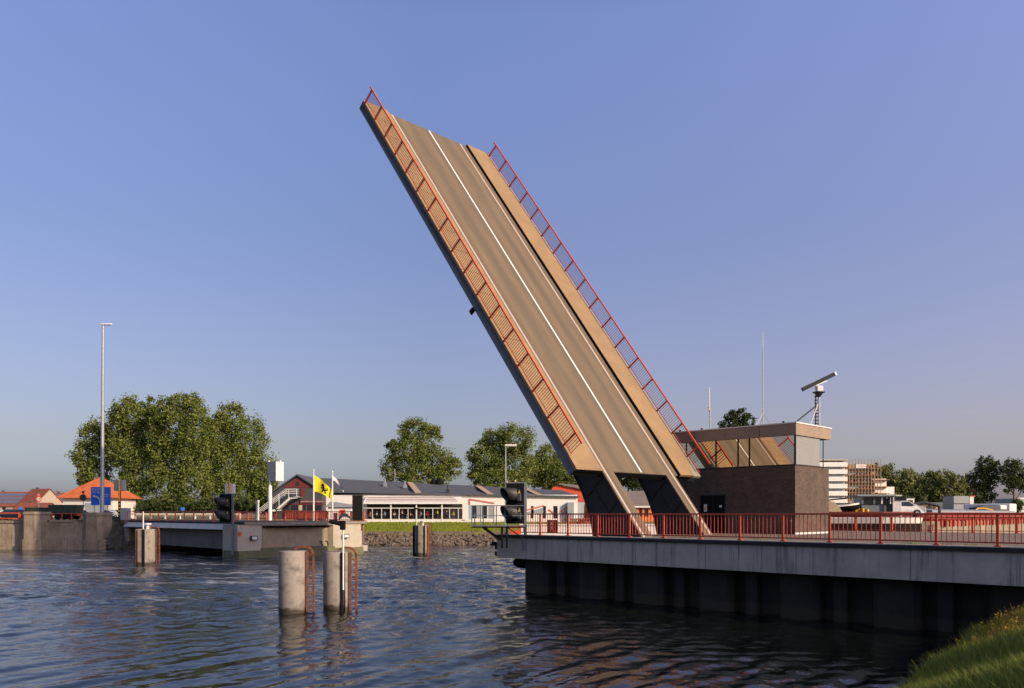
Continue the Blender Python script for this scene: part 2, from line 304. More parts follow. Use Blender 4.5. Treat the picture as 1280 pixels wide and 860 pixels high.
def build_water():
    na,nr=900,760
    az=np.radians(np.linspace(-48,48,na)); r=8.0*np.exp(np.linspace(0,math.log(420/8.0),nr))
    A,R=np.meshgrid(az,r); X=R*np.sin(A); Y=R*np.cos(A); Z=np.zeros_like(X)
    sp=R*math.log(420/8.0)/nr+0.02
    # three families: an oblique wake, short ripples, and tidal chop farther out
    far=np.clip((Y-24)/16,0,1)
    for fam,cnt,l0,l1,t0,ts,am in (('wake',18,.8,2.4,148,11,.0058),('ripple',44,.22,1.1,108,34,.0026),('chop',46,.75,2.6,98,48,.0112)):
        for i in range(cnt):
            lam=l0*(l1/l0)**rng.random(); k=2*math.pi/lam; th=math.radians(t0+rng.normal()*ts); amp=am*lam*(.6+.8*rng.random())
            att=np.clip((lam/sp-2.2)/3,0,1)
            g=0.55+0.45*np.sin(X*rng.normal()*.25+Y*rng.normal()*.25+rng.random()*6)
            if fam=='chop': g=g*far*(.55+.45*np.sin(Y*.45*rng.random()+X*.12*rng.normal()+rng.random()*6))
            if fam=='wake': g=g*(1-.5*far)
            ph=k*(X*math.cos(th)+Y*math.sin(th))+rng.random()*6.28
            Z+=amp*att*g*(np.sin(ph)+.25*np.sin(2*ph+.6))
    Z*=np.clip((420-R)/200,0,1)
    me=bpy.data.meshes.new('water'); v=np.stack([X,Y,Z],-1).reshape(-1,3)
    idx=np.arange(na*nr).reshape(nr,na); f=np.stack([idx[:-1,:-1],idx[:-1,1:],idx[1:,1:],idx[1:,:-1]],-1).reshape(-1,4)
    me.vertices.add(len(v)); me.vertices.foreach_set('co',v.ravel()); me.loops.add(f.size); me.loops.foreach_set('vertex_index',f.ravel().astype(np.int32))
    me.polygons.add(len(f)); me.polygons.foreach_set('loop_start',np.arange(0,f.size,4,dtype=np.int32)); me.polygons.foreach_set('loop_total',np.full(len(f),4,dtype=np.int32))
    me.polygons.foreach_set('use_smooth',np.ones(len(f),bool)); me.update(); me.materials.append(m_water)
    o=bpy.data.objects.new('water',me); COL.objects.link(o); tag(o,kind='structure')
build_water()
b=MB(); b.quad((-4000,-300,-.25),(4000,-300,-.25),(4000,6000,-.25),(-4000,6000,-.25)); tag(b.build('water',m_water),kind='structure')

# ------------------------------------------------------------------ land
def slab(name,poly,z,mat,z0=-1.0):
    b=MB(); b.prism(poly,z,z0); return tag(b.build(name,mat),kind='structure')
ZL=3.55; ZM=3.02
b1=B(36.9,104); b2=B(51.2,104)
slab('ground',[(-400,99.6),(-50.9,99.6),tuple(B(36.9,108.6))[:2],tuple(B(36.9,104.3))[:2],(b1.x,b1.y),(b2.x,b2.y),(-30,140),(-60,400),(-400,700)],ZL,m_field)
slab('ground',[(-36.5,125),(14,125),(40,126),(90,190),(500,240),(3000,500),(3000,4000),(-3000,4000),(-3000,700),(-400,698),(-60,398),(-30,139)],ZM,m_field)
# lawn bank sloping to the water in front of the restaurant
b=MB(); xs=np.linspace(-44,24,69)
rows=[(114.9,1.35),(115.3,1.62),(115.7,1.8),(116,1.9),(119.5,2.55),(122.5,2.98),(125.3,3.03)]
for j,(y,z) in enumerate(rows):
    for i,x in enumerate(xs): b.v.append((x,y+.12*math.sin(x*.7+j)*(j<4),z+.06*math.sin(x*1.3+j*2)*(0<j<6)))
n=len(xs)
for j in range(len(rows)-1):
    for i in range(n-1): b.f.append([j*n+i,j*n+i+1,(j+1)*n+i+1,(j+1)*n+i]); b.mi.append(0); b.sm.append(True)
tag(b.build('grass_bank',m_lawn),kind='structure')
# small blades on that lawn so its edge is not a clean line
def blades(name,pts,h,w,mat,label=None,lean=.25):
    n=len(pts); a=rng.random(n)*6.283; hh=h*(.5+rng.random(n)); ln=rng.normal(size=(n,2))*lean*hh[:,None]
    dx=np.cos(a)*w/2; dy=np.sin(a)*w/2; p=np.asarray(pts)
    v=np.empty((n,5,3))
    v[:,0]=p-np.c_[dx,dy,dx*0]; v[:,1]=p+np.c_[dx,dy,dx*0]
    mid=p+np.c_[ln*.35,hh*.6]; v[:,2]=mid+np.c_[dx*.7,dy*.7,dx*0]; v[:,3]=mid-np.c_[dx*.7,dy*.7,dx*0]; v[:,4]=p+np.c_[ln,hh]
    base=(np.arange(n)*5)[:,None]
    f=[]
    for r in base[:,0]: f.append((r,r+1,r+2,r+3)); f.append((r+3,r+2,r+4))
    me=bpy.data.meshes.new(name); me.from_pydata(v.reshape(-1,3).tolist(),[],f); me.materials.append(mat); me.update()
    o=bpy.data.objects.new(name,me); COL.objects.link(o); tag(o,label,kind='stuff'); return o
N_=9000; px=rng.uniform(-36,6,N_); py=rng.uniform(114.3,124.6,N_); pz=np.interp(py,[r[0] for r in rows],[r[1] for r in rows])
o=blades('lawn_grass',np.c_[px,py,pz],.16,.10,m_lawnb,'short green lawn grass on the far bank below the restaurant'); o['category']='grass'
def rocks(name,pts,size,mat,label):
    vs=[];fs=[]
    t=(1+5**.5)/2; iv=np.array([(-1,t,0),(1,t,0),(-1,-t,0),(1,-t,0),(0,-1,t),(0,1,t),(0,-1,-t),(0,1,-t),(t,0,-1),(t,0,1),(-t,0,-1),(-t,0,1)])/1.9
    it=[(0,11,5),(0,5,1),(0,1,7),(0,7,10),(0,10,11),(1,5,9),(5,11,4),(11,10,2),(10,7,6),(7,1,8),(3,9,4),(3,4,2),(3,2,6),(3,6,8),(3,8,9),(4,9,5),(2,4,11),(6,2,10),(8,6,7),(9,8,1)]
    for p in pts:
        s=size*(.5+rng.random())*np.array([1.0,.8,.65])*rng.uniform(.7,1.3,3); q=iv*(1+rng.normal(size=(12,1))*.16)*s; a=rng.random()*6.28
        c,d=math.cos(a),math.sin(a); q=np.c_[q[:,0]*c-q[:,1]*d,q[:,0]*d+q[:,1]*c,q[:,2]]+p; k=len(vs); vs+=q.tolist(); fs+=[tuple(i+k for i in f) for f in it]
    me=bpy.data.meshes.new(name); me.from_pydata(vs,[],fs); me.materials.append(mat); o=bpy.data.objects.new(name,me); COL.objects.link(o)
    tag(o,label,'stones',kind='stuff'); return o
n=3000; rx=rng.uniform(-42,20,n); ry=rng.uniform(111.9,115.1,n); rz=np.interp(ry,[111.8,112.6,115.7],[-.5,.1,1.85])
b=MB(); b.quad((-44,112.0,-.7),(24,112.0,-.7),(24,115.55,1.85),(-44,115.55,1.85)); tag(b.build('embankment',m_rock),kind='structure')
rocks('riprap',np.c_[rx,ry,rz],.30,m_rock,'grey brown riprap stones along the waterline below the lawn')
# ------------------------------------------------------------------ left quay: stone wall with projecting pillar, pillar, riprap to the abutment
def stone_pillar(label,u0,u1,Y,ztop,group):
    x0,x1=PX(u0,Y),PX(u1,Y); t=thing('stone_pillar',label,'pillar',((x0+x1)/2,Y+1.2,0),0,group); w=(x1-x0)/2
    b=MB(); prof=[(-w,-1.2),(-w*.55,-1.62),(w*.55,-1.62),(w,-1.2),(w,1),(-w,1)]
    b.prism([(x*1.12,y-.15) for x,y in prof],-1,1.25); b.prism(prof,1.25,ztop-.35); b.build('shaft',m_stone,t)
    b=MB(); b.prism([(x*1.13,y*1.06) for x,y in prof],ztop-.35,ztop-.12); b.prism([(x*1.0,y) for x,y in prof],ztop-.12,ztop); b.build('cap',m_stone,t)
    return t
stone_pillar('lit stone quay pillar with wide cap at the far left, end of the orange rails',27,51,98.2,PZ(639.5,98),'stone pillars of the quay')
stone_pillar('dark weathered stone pillar beside the tall lamp mast, under the blue sign',104,129,98.6,PZ(640.5,98.6),'stone pillars of the quay')
b=MB(); x0=PX(-120,99); 
b.box((x0,99.3,-1),(PX(27,99),101,3.25)); b.box((x0,99.15,3.25),(PX(27,99),100.9,3.5)); tag(b.build('quay_wall',m_stone),'sunlit stone quay wall at the far left edge, below the orange rails','wall')
b=MB(); b.box((PX(50,98.8),98.9,-1),(PX(105,98.8),100.9,3.35)); b.box((PX(50,98.4),98.4,-1),(PX(132,98.4),98.9,1.2)); b.box((PX(62,98.8),98.75,3.35),(PX(92,98.8),100.6,3.62))
tag(b.build('quay_wall',m_stone),'dark weathered stone quay wall between the two stone pillars','wall')
pts=[]
for i in range(620):
    t=rng.random(); u=rng.random(); x=-51.0+t*(4.6-1.2*u); y=98.4+t*.8+u*4.4; pts.append((x,y,max(-.2,.0+u*3.6-(t-.5)*.8)+rng.normal()*.1))
rocks('riprap',pts,.42,m_rockD,'dark mossy boulders between the stone quay and the concrete abutment')
b=MB(); b.quad((-52,98.6,-.5),(-46.2,99.3,-.9),(-47.2,103.9,3.1),(-52,103.6,3.5)); b.v[:]=[tuple(p) for p in b.v]; tag(b.build('embankment',m_rockD),kind='structure')

# ------------------------------------------------------------------ railings
def railing(t,p0,axis,L,h,posts,bay_bars,mat_post,mat_bar,post_w=.09,top=.07,foot=True,rail_z=.14,skip_bars=False,bar_w=.026,part=False):
    # along local x from p0; posts = list of x
    x0,y0,z0=p0
    b=MB(); b.bar((x0,y0,z0+h),(x0+L,y0,z0+h),top*1.25,top); b.build('top_rail',mat_post,t)
    b=MB(); b.bar((x0,y0,z0+rail_z),(x0+L,y0,z0+rail_z),.04,.05); b.build('bottom_rail',mat_bar,t)
    for x in posts:
        b=MB(); b.box((x-post_w/2,y0-post_w*.45,z0),(x+post_w/2,y0+post_w*.45,z0+h-top/2))
        if foot: b.box((x-post_w*.9,y0-post_w*1.2,z0-.0),(x+post_w*1.3,y0+post_w*1.2,z0+.045))
        b.build('post',mat_post,t)
    if skip_bars: return
    e=[x0]+list(posts)+[x0+L]
    for a,c in zip(e[:-1],e[1:]):
        if c-a<.35: continue
        n=max(1,int(round((c-a)*bay_bars))); b=MB()
        for i in range(1,n): 
            x=a+(c-a)*i/n; b.box((x-bar_w/2,y0-bar_w/2,z0+rail_z),(x+bar_w/2,y0+bar_w/2,z0+h-top/2))
        b.build('bar_panel',mat_bar,t)

# ------------------------------------------------------------------ right pier (quay with the bridge cellar)
zk=EYE-1.13       # kerb
zd=EYE-1.40       # yard
pier=thing('bridge_pier','long concrete bridge pier with stained girder face, standing in the dark water at right','pier',B(31.2,0,0),ROT)
# local: x=-l, y=w-31.2
b=MB(); 
joints=[-32.5,-30.2,-26.6,-23.0,-19.2,-15.0,-10.6,-6.2,-1.5,3.0,9,16,24]
for a,c in zip(joints[:-1],joints[1:]): b.box((a+.012,0,EYE-2.43),(c-.012,.5,zk-.17))
b.build('girder',m_fascia,pier)
b=MB(); b.box((-32.6,-.10,zk-.17),(24,.7,zk-.02)); b.build('edge_strip',m_tar,pier)
b=MB(); b.box((-31.9,.02,zk-.02),(24,.55,zk+.01)); b.build('kerb',m_concL,pier)
b=MB(); b.box((-31,.75,EYE-2.4),(24,.45+.35,zd)); b.box((-32.3,.8,EYE-2.4),(24,36.5,zd)); b.build('yard_slab',m_pave,pier)
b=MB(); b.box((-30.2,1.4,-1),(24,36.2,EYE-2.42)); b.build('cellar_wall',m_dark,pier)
xs_=[-31.2,-27.3,-23.8,-20.1,-16.2,-12.3,-8.3,-4.2,.2,4.4,9,14,19]
for i,x in enumerate(xs_[:-1]):
    b=MB(); w=1.55; 
    b.prism([(x,.95),(x+.25,.72),(x+w,.72),(x+w+.2,.95),(x+w+.2,1.6),(x,1.6)],-1,EYE-2.44)
    b.prism([(x+w+.75,1.02),(x+w+.85,.98),(x+w+1.25,.98),(x+w+1.3,1.02),(x+w+1.3,1.6),(x+w+.75,1.6)],-1,EYE-2.44)
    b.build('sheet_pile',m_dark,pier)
b=MB(); b.box((-33.0,.2,-1),(-31.25,4,EYE-2.9)); b=MB(); b.cyl((-32.0,1.0,1.62),(-31.2,1.0,1.62),.22,n=10); b.cyl((-32.1,1.3,1.45),(-31.2,1.3,1.45),.16,n=8); b.build('rubber_fender',m_black,pier)
# leftmost stub of the girder with hinges/ brackets
b=MB(); b.box((-32.75,.1,EYE-2.0),(-32.5,.6,EYE-1.6)); b.box((-32.75,.1,EYE-2.35),(-32.5,.5,EYE-2.1)); b.box((-32.7,-.2,EYE-1.75),(-32.5,0,EYE-1.55)); b.build('end_bracket',m_black,pier)
# front railing
rl=thing('railing','red painted pier railing in front of the raised bridge, bent post feet','railing',B(31.42,0,zk),ROT)
railing(rl,(-30.8,0,0),'x',46,1.13,[-(7.85+1.957*k) for k in range(11,-11,-1)],5.6,m_red,m_redD,post_w=.085)
# rear railing, beyond the yard
rl=thing('railing','far red railing at the back edge of the yard, right of the brick building','railing',B(67.0,0,zd),ROT)
railing(rl,(-31,0,0),'x',44,1.15,[-30+2.9*k for k in range(15)],3,m_red,m_redD,post_w=.12,skip_bars=True)

# navigation signal on the right pier
def hood(b,c,r,L,d,n=20):   # open tube pointing along d, cut obliquely
    d=Vector(d).normalized(); a=d.cross(Vector((0,0,1))).normalized(); u=a.cross(d); c=Vector(c); vs=[]
    for rr in (r,r*.93):
        for k in range(2):
            for i in range(n):
                t=2*math.pi*i/n; off=a*math.cos(t)*rr+u*math.sin(t)*rr
                ll=0 if k==0 else L*(1+.28*math.sin(t))
                vs.append(c+off+d*ll)
    fs=[]
    for i in range(n):
        j=(i+1)%n; fs+=[(i,j,n+j,n+i),(2*n+i,3*n+i,3*n+j,2*n+j),(n+i,n+j,3*n+j,3*n+i)]
    b.add(vs,fs,True)
def nav_signal(label,base,rz,s,lights=2,name='navigation_signal',group='navigation signals of the bridge',post_len=1.0,hood_dir=(-.9,-.8,0)):
    t=thing(name,label,'signal',base,rz,group)
    b=MB(); b.bbox((-.05*s,-.06*s,0),(1.0*s,.06*s,2.25*s),.02); b.build('backboard',m_black,t)
    b=MB(); b.bar((1.04*s,0,-post_len),(1.04*s,0,2.28*s),.12*s,.16*s); b.bar((-.05*s,0,2.27*s),(1.1*s,0,2.27*s),.07*s); b.build('frame',m_steel,t)
    for k in range(lights):
        z=(1.62-k*1.0)*s
        b=MB(); b.cyl((.42*s,-.05*s,z),(.42*s,-.22*s,z),.36*s,n=20); hood(b,(.42*s,-.15*s,z),.36*s,.62*s,hood_dir); h=b.build('hood',m_blk2,t)
        b=MB(); b.cyl((.42*s,-.23*s,z),(.42*s,-.25*s,z),.27*s,n=20); b.build('lens',m_glassD,h)
        b=MB(); b.bbox((.62*s,-.42*s,z-.38*s),(.84*s,-.06*s,z+.02*s),.03*s); b.prism([(.66*s,z+.03*s),(.82*s,z+.03*s),(.74*s,z+.3*s)],-.3*s,-.08*s,'y'); b.cur=1
        b.prism([(.68*s,z+.05*s),(.80*s,z+.05*s),(.74*s,z+.26*s)],-.32*s,-.302*s,'y'); b.build('side_lamp',[m_blk2,m_lens],t)
    return t
yS=43.6; 
sg=nav_signal('large black two lamp ship signal on the near end of the right pier',P(633.5,654.5,yS),math.radians(-8),.97,post_len=1.45)
b=MB(); b.cyl((.02,-.05,2.2),(.02,-.05,2.32),.05,n=8); b.cyl((.45,-.0,2.26),(.45,0,2.36),.05,n=8); b.build('spot_lamp',m_lens,sg)
# catwalk of that signal
cw=thing('catwalk','small black steel catwalk with thin rails reaching out left of the pier end','catwalk',P(612,658,yS),math.radians(-8))
b=MB(); b.box((-.92,-.45,-.07),(1.9,.45,0)); b.build('grating',m_black,cw)
for x in (-.9,-.42,.3,.9):
    for y in (-.42,.42): b=MB(); b.bar((x,y,0),(x,y,1.12),.045); b.build('rail_post',m_steel,cw)
b=MB()
for z in (.58,1.12):
    for y in (-.42,.42): b.bar((-.9,y,z),(1.9,y,z),.04)
    b.bar((-.9,-.42,z),(-.9,.42,z),.04)
b.bar((-.9,-.42,.06),(1.9,-.42,.06),.05); b.build('handrail',m_steel,cw)
b=MB(); b.bar((-.35,-.3,-.04),(.6,-.3,-.75),.07); b.bar((-.35,.3,-.04),(.6,.3,-.75),.07); b.bar((.95,-.35,0),(1.85,-.35,-.6),.05); b.build('brace',m_black,cw)
b=MB(); 
for x in (.72,.98): b.bar((x,-.25,0),(x,-.25,-1.15),.13,.1)
b.build('support_post',m_black,cw)
b=MB(); b.box((-.3,0,0),(.3,.25,.22)); b.box((-.3,0,.22),(-.2,.25,.5)); b.box((.2,0,.22),(.3,.25,.5)); b.bar((-.55,.1,.42),(.55,.1,.42),.1)
o=b.build('barrier_stub',m_red); o.location=P(645,668,46.5); tag(o,'short orange red barrier stub on the pier end behind the big signal','barrier')

# ------------------------------------------------------------------ raised bascule leaf
Lv=Vector((-0.41914826,0.42039945,0.80472296)).normalized(); Wv=Vector((0.70815778,0.70605422,0)); Wv=(Wv-Lv*Wv.dot(Lv)).normalized(); Nv=Wv.cross(Lv)
leaf=thing('bascule_leaf','huge raised bridge leaf with brown asphalt, white lines and sand coloured footpaths','drawbridge')
mw=Matrix(((Wv.x,Lv.x,Nv.x,8.7107),(Wv.y,Lv.y,Nv.y,54.0),(Wv.z,Lv.z,Nv.z,EYE+2.716),(0,0,0,1))); leaf.matrix_world=mw
b=MB(); b.box((-4.5,0,-.045),(4.30,38,0)); b.build('road_surface',m_road,leaf)
m_dirtyline=M('worn_line_paint',(.46,.37,.31),.7,var=.15,scale=2)
for (a,c,l0) in ((-4.06,-3.86,-6.4),(-.09,.09,.1),(3.50,3.70,-6.4)):
    b=MB(); b.box((a,l0,0.001),(c,37.97,.006)); b.build('white_line',m_white if a==-.09 else m_dirtyline,leaf)
b=MB(); b.box((-6.85,0,-.50),(6.95,38,-.05)); b.box((-6.85,0,-.60),(-6.70,38,-.05)); b.box((6.8,0,-.6),(6.95,38,-.05))
b.build('deck_plate',m_steel,leaf)
b=MB(); b.prism([(-6.86,-.05),(-4.35,-.05),(-4.35,38),(-6.86,38)],-.045,.10); 
for i in range(17): b.box((-6.86,.06+i*2.24,.1),(-4.42,.02+(i+1)*2.24,.125))
b.build('footpath',m_tan,leaf)
b=MB(); b.prism([(4.32,-.08),(6.0,-.08),(6.72,1.9),(6.72,38),(4.32,38)],.0,.2); b.cur=1; b.box((4.27,-.06,-.01),(4.318,38,.19)); b.build('footpath',[m_tan,m_black],leaf)  # black strip paints the shade of the step face
b=MB(); b.prism([(6.02,-.1),(6.95,-.1),(6.95,38),(6.73,38),(6.73,1.9)],-.05,.16); b.build('edge_beam',m_conc,leaf)
for (g0,g1) in ((-4.22,-3.08),(2.80,3.88)):
    g=MB(); gm=(g0+g1)/2
    prof=[(37.5,-.62),(37.5,-.9),(20,-1.25),(8,-1.6),(1.5,-2.0),(0,-2.13),(-1.0,-2.35),(-2,-2.66),(-2.85,-3.05),(-4,-3.7),(-5.2,-4.4),(-7.2,-4.6),(-7.2,-.1),(-.02,-.1),(-.02,-.62)]
    g.prism(prof,g0+.12,g0+.17,'x'); g.prism(prof,g1-.17,g1-.12,'x')
    web=g.build('girder_web',m_steelD,leaf)
    g=MB(); g.box((g0,-7.0,-.1),(g1,-.0,-.004)); fl=g.build('top_flange',m_road,leaf)
    g=MB(); low=prof[1:12]
    for (a,b_),(c,d) in zip(low[:-1],low[1:]): g.add([(g0,a,b_),(g1,a,b_),(g1,c,d),(g0,c,d),(g0,a,b_-.05),(g1,a,b_-.05),(g1,c,d-.05),(g0,c,d-.05)],[(0,1,2,3),(7,6,5,4),(0,4,5,1),(3,2,6,7),(0,3,7,4),(1,5,6,2)])
    g.build('bottom_flange',m_steelD,leaf)
    g=MB()
    for (a,b_,c,d) in ((-.2,-.3,-.5,-2.15),(-2.2,-.3,-2.6,-2.85),(-4.2,-.2,-3.6,-3.4)): g.bar((g0+.06,a,b_),(g0+.06,c,d),.10,.05,up=(1,0,0))
    g.bar((g0+.05,-.3,-1.3),(g0+.05,-6.2,-1.2),.08,.05,up=(1,0,0))
    g.build('stiffener',m_steelD,leaf)
b=MB()
for l in range(3,38,4): b.box((-4.0,l,-.85),(5.5,l+.12,-.5))
b.build('cross_beam',m_steelD,leaf)
b=MB(); b.box((-6.84,-.03,-.52),(6.0,-.004,-.05)); b.box((-6.84,-.075,-.06),(-4.4,-.055,.095)); b.build('end_shade',m_black,leaf)  # thin black sheets stand in for the shadow line at the leaf's end
b=MB(); b.box((-7.02,14.4,-.95),(-6.9,14.75,-.55)); b.build('lamp_bracket',m_black,leaf)
def leaf_rail(x,l0,l1,posts):
    t=bpy.data.objects.new('railing',None); COL.objects.link(t); t.parent=leaf; t.location=(x,0,.12)
    h=1.22
    b=MB(); b.bar((0,l0,h),(0,l1,h),.10,.09,up=(0,0,1)); b.build('top_rail',m_red,t)
    b=MB(); b.bar((0,l0,.2),(0,l1,.2),.045,.045); b.build('bottom_rail',m_red,t)
    for l in posts:
        b=MB(); b.box((-.05,l-.055,-.12),(.05,l+.055,h)); b.build('post',m_redD,t)
    e=list(posts)
    for a,c in zip(e[:-1],e[1:]):
        b=MB()
        for i in range(1,12):
            y=a+(c-a)*i/12; b.box((-.012,y-.012,.2),(.012,y+.012,h))
        b.build('bar_panel',m_redK,t)
    b=MB()
    for i in range(1,5): b.box((-.014,posts[-1]-i*.19-.016,.2),(.014,posts[-1]-i*.19+.016,h))
    b.build('bar_panel',m_redK,t)
ps=[37.65-2.24*k for k in range(17)]
leaf_rail(-6.83,.95,38.0,ps)
leaf_rail(6.82,.1,38.0,[37.6-2.24*k for k in range(17)])

# ------------------------------------------------------------------ control building
cb=thing('control_building','flat roofed brown brick bridge control house with a band of tall windows','building',B(52.7,25.4,zd),ROT)
# local: x=-(l-25.4), y=w-52.7, z above yard
S=EYE-zd
bw=5.35
def zl(z): return z+S
b=MB(); b.box((-10.5,0,0),(0,bw,zl(3.33))); b.build('wall',m_brick,cb)
b=MB(); b.box((-.02,-.06,0),(.06,bw+.05,.12)); b.build('plinth',m_white,cb)
b=MB(); b.box((-10.45,-.02,zl(3.33)),(.03,bw-1.2,zl(3.42))); b.build('sill',m_steelD,cb)
b=MB(); b.box((-10.6,-.12,zl(5.42)),(.12,bw+.1,zl(6.22))); b.build('roof_fascia',M('fascia_panels',(.30,.22,.16),.75,var=.12,scale=.8,streak=.3,streak_col=(.16,.11,.08)),cb)
b=MB(); b.box((-10.65,-.17,zl(6.22)),(.17,bw+.15,zl(6.30))); b.build('roof_edge',m_white,cb)
b=MB()
for x in (-7.9,-5.3,-2.6): b.box((x-.012,-.126,zl(5.45)),(x+.012,-.119,zl(6.2)))
b.build('panel_joint',m_black,cb)
# glazing: real glass panes, frames, room inside
m_glass,nt,bb=node_mat('window_glass'); nt.nodes.remove(bb)
gl=nt.nodes.new('ShaderNodeBsdfGlossy'); gl.inputs['Roughness'].default_value=.01; gl.inputs[0].default_value=(1,.93,.80,1)
tr=nt.nodes.new('ShaderNodeBsdfTransparent'); tr.inputs[0].default_value=(.30,.26,.20,1); mx=nt.nodes.new('ShaderNodeMixShader'); mx.inputs[0].default_value=.62
nt.links.new(tr.outputs[0],mx.inputs[1]); nt.links.new(gl.outputs[0],mx.inputs[2]); nt.links.new(mx.outputs[0],nt.nodes['Material Output'].inputs[0])
z0,z1=zl(3.43),zl(5.41); gy=.05
mull=[-10.4,-8.7,-6.15,-4.35,-3.45,-.04]
for a,c in zip(mull[:-1],mull[1:]):
    if c-a<.2: continue
    b=MB(); b.box((a+.04,gy,z0),(c-.04,gy+.015,z1)); b.build('window_pane',m_glass,cb)
for x in mull:
    b=MB(); b.box((x-.05,gy-.03,z0),(x+.05,gy+.08,z1)); b.build('window_post',m_black,cb)
b=MB(); b.box((-.02,.08,z0),(-.005,3.75,z1)); 
b.build('blind',M('pale_blind',(.26,.25,.235),.5,var=.05,scale=1),cb)
b=MB(); b.box((-.1,3.75,z0),(0,3.85,z1)); b.build('window_post',m_galv,cb)
b=MB(); b.box((-10.3,3.9,z0),(-.1,4.0,z1)); b.box((-10.4,.1,z0-.02),(-.1,3.9,z0+.02)); b.build('inner_wall',M('room_wall',(.25,.2,.14),.8),cb)
b=MB(); b.cyl((.02,4.35,zl(3.3)),(.02,4.35,zl(5.5)),.035,n=8); b.build('cable_pipe',m_black,cb)
# door (twin leaves) in the dark front
def ufront(u):   # local x of photo column u on the front plane
    r=(u-CU)/F; w=52.7; l=(Wx*w-r*Wy*w)/(Wy+r*Wx); return -(l-25.4)
dx0,dx1=ufront(876),ufront(906)
b=MB(); b.box((dx0,-.02,0),((dx0+dx1)/2-.02,.0,2.75)); d=b.build('door',m_black,cb)
b=MB(); b.box(((dx0+dx1)/2+.02,-.02,0),(dx1,.0,2.75)); d2=b.build('door',m_black,cb)
b=MB(); b.box((dx0-.08,-.035,0),(dx0,0,2.83)); b.box((dx1,-.035,0),(dx1+.08,0,2.83)); b.box((dx0-.08,-.035,2.75),(dx1+.08,0,2.83)); b.build('door_frame',m_steelD,cb)
xa=ufront(882); b=MB(); b.box((xa-.13,-.035,zl(.18)),(xa+.13,-.022,zl(.72))); b.cur=1; b.box((xa-.08,-.04,zl(.3)),(xa+.07,-.036,zl(.52))); b.build('notice',[m_white,m_yellow],d)
xa=ufront(901); b=MB(); b.bbox((xa-.1,-.06,zl(.48)),(xa+.1,-.022,zl(.65)),.01); b.build('notice',m_white,d2)
xa=ufront(990); b=MB(); b.box((xa-.12,-.03,zl(-.55)),(xa+.0,-.005,zl(-.4))); b.build('socket_box',m_white,cb)
# roof gear
def roofp(u,v,Y): 
    p=P(u,v,Y); return p
ztop=EYE+6.30
Yr=57.5
t=thing('radar_mast','lattice mast on the flat roof carrying a tilted grey radar scanner bar','radar',(PX(1022.5,Yr),Yr,ztop))
h=PZ(491,Yr)-ztop
b=MB(); b.bar((.1,0,0),(.1,0,h),.13); b.build('mast_pole',m_galv,t)
b=MB(); b.bar((-.12,.12,0),(-.12,.12,h),.06); 
for k in range(9): b.bar((-.22,.12,.15+k*.24),(.1,.0,.15+k*.24),.06)
b.build('step_rungs',m_steelD,t)
b=MB(); b.bar((-.62,-.1,0),(.05,0,h*.72),.06); b.build('strut',m_galv,t)
b=MB(); b.bar((-1.95,-.3,0),(-.2,0,h*.58),.085); b.build('strut',m_steelD,t)
b=MB(); b.cyl((.05,0,h),(.05,0,h+.06),.42,n=16); b.cyl((.05,0,h-.3),(.05,0,h),.12,.3,n=12); b.build('platform',m_steelD,t)
b=MB(); b.bbox((-.13,-.2,h+.06),(.3,.2,h+.5),.04); b.build('gearbox',m_white,t)
a=Vector((-1.2,-.15,.66+h-.05)); c=Vector((1.28,.15,1.86+h-.05)); a=P(1001.5,487.5,Yr)-t.location; c=P(1044.5,467,Yr)-t.location; a.y=-.2; c.y=.2
b=MB(); b.bar(a,c,.2,.27,up=(-.4,0,1)); sc=b.build('scanner_bar',M('radar_shaded_grey',(.022,.026,.034),.7,spec=.2),t)  # bar colour darkened, its shade is put into the grey
dv=(c-a).normalized(); b=MB(); b.bar(c,c+dv*.12,.2,.26,up=(-.4,0,1)); b.build('end_cap',m_white,sc)
mid=(a+c)/2; b=MB(); b.bar(mid+Vector((-.3,0,-.28)),mid+dv*.7+Vector((0,0,-.22)),.16,.08); b.bar(mid+Vector((-.15,0,-.5)),mid+Vector((-.1,0,-.2)),.2); b.build('bracket',m_white,sc)
Ya=58
t=thing('whip_antenna','tall thin whip antenna on a small tripod in the middle of the flat roof','antenna',(PX(953.5,Ya),Ya,ztop))
hh=PZ(415,Ya)-ztop
b=MB(); b.cyl((0,0,0),(0,0,hh*.84),.035,.025,n=8); b.build('mast_pole',m_galv,t)
b=MB(); b.cyl((0,0,hh*.84),(0,0,hh),.022,.016,n=6); b.build('whip',m_white,t)
for (x,y) in ((-.55,-.2),(.55,-.2),(0,.6)):
    b=MB(); b.bar((x,y,0),(0,0,.95),.028); b.build('tripod_leg',m_galv,t)
t=thing('whip_antenna','short pale stub antenna with clamp, nearest the raised bridge on the roof','antenna',(PX(892,Ya),Ya+1,ztop))
b=MB(); b.cyl((0,0,0),(0,0,1.35),.05,n=8); b.build('mast_pole',m_galv,t)
b=MB(); b.cyl((-.06,0,1.3),(-.06,0,2.95),.04,.03,n=8); b.build('whip',m_white,t)
b=MB(); b.bar((-.25,0,1.38),(.12,0,1.38),.06); b.bar((-.1,-.1,1.2),(-.1,.1,1.5),.07); b.bar((.05,0,1.2),(.14,0,1.5),.05); b.build('clamp',m_galv,t)
for i,(u) in enumerate((869,891,922,950,983)):
    pass
vents=[-9.3,-7.4,-4.7,-3.2,-.9]
for i,x in enumerate(vents):
    b=MB(); b.cyl((x,.1,zl(6.3)),(x,.1,zl(6.36)),.06,n=8); b.cyl((x,.1,zl(6.36)),(x,.1,zl(6.44)),.09,.07,n=8); b.build('roof_anchor',m_black,cb)

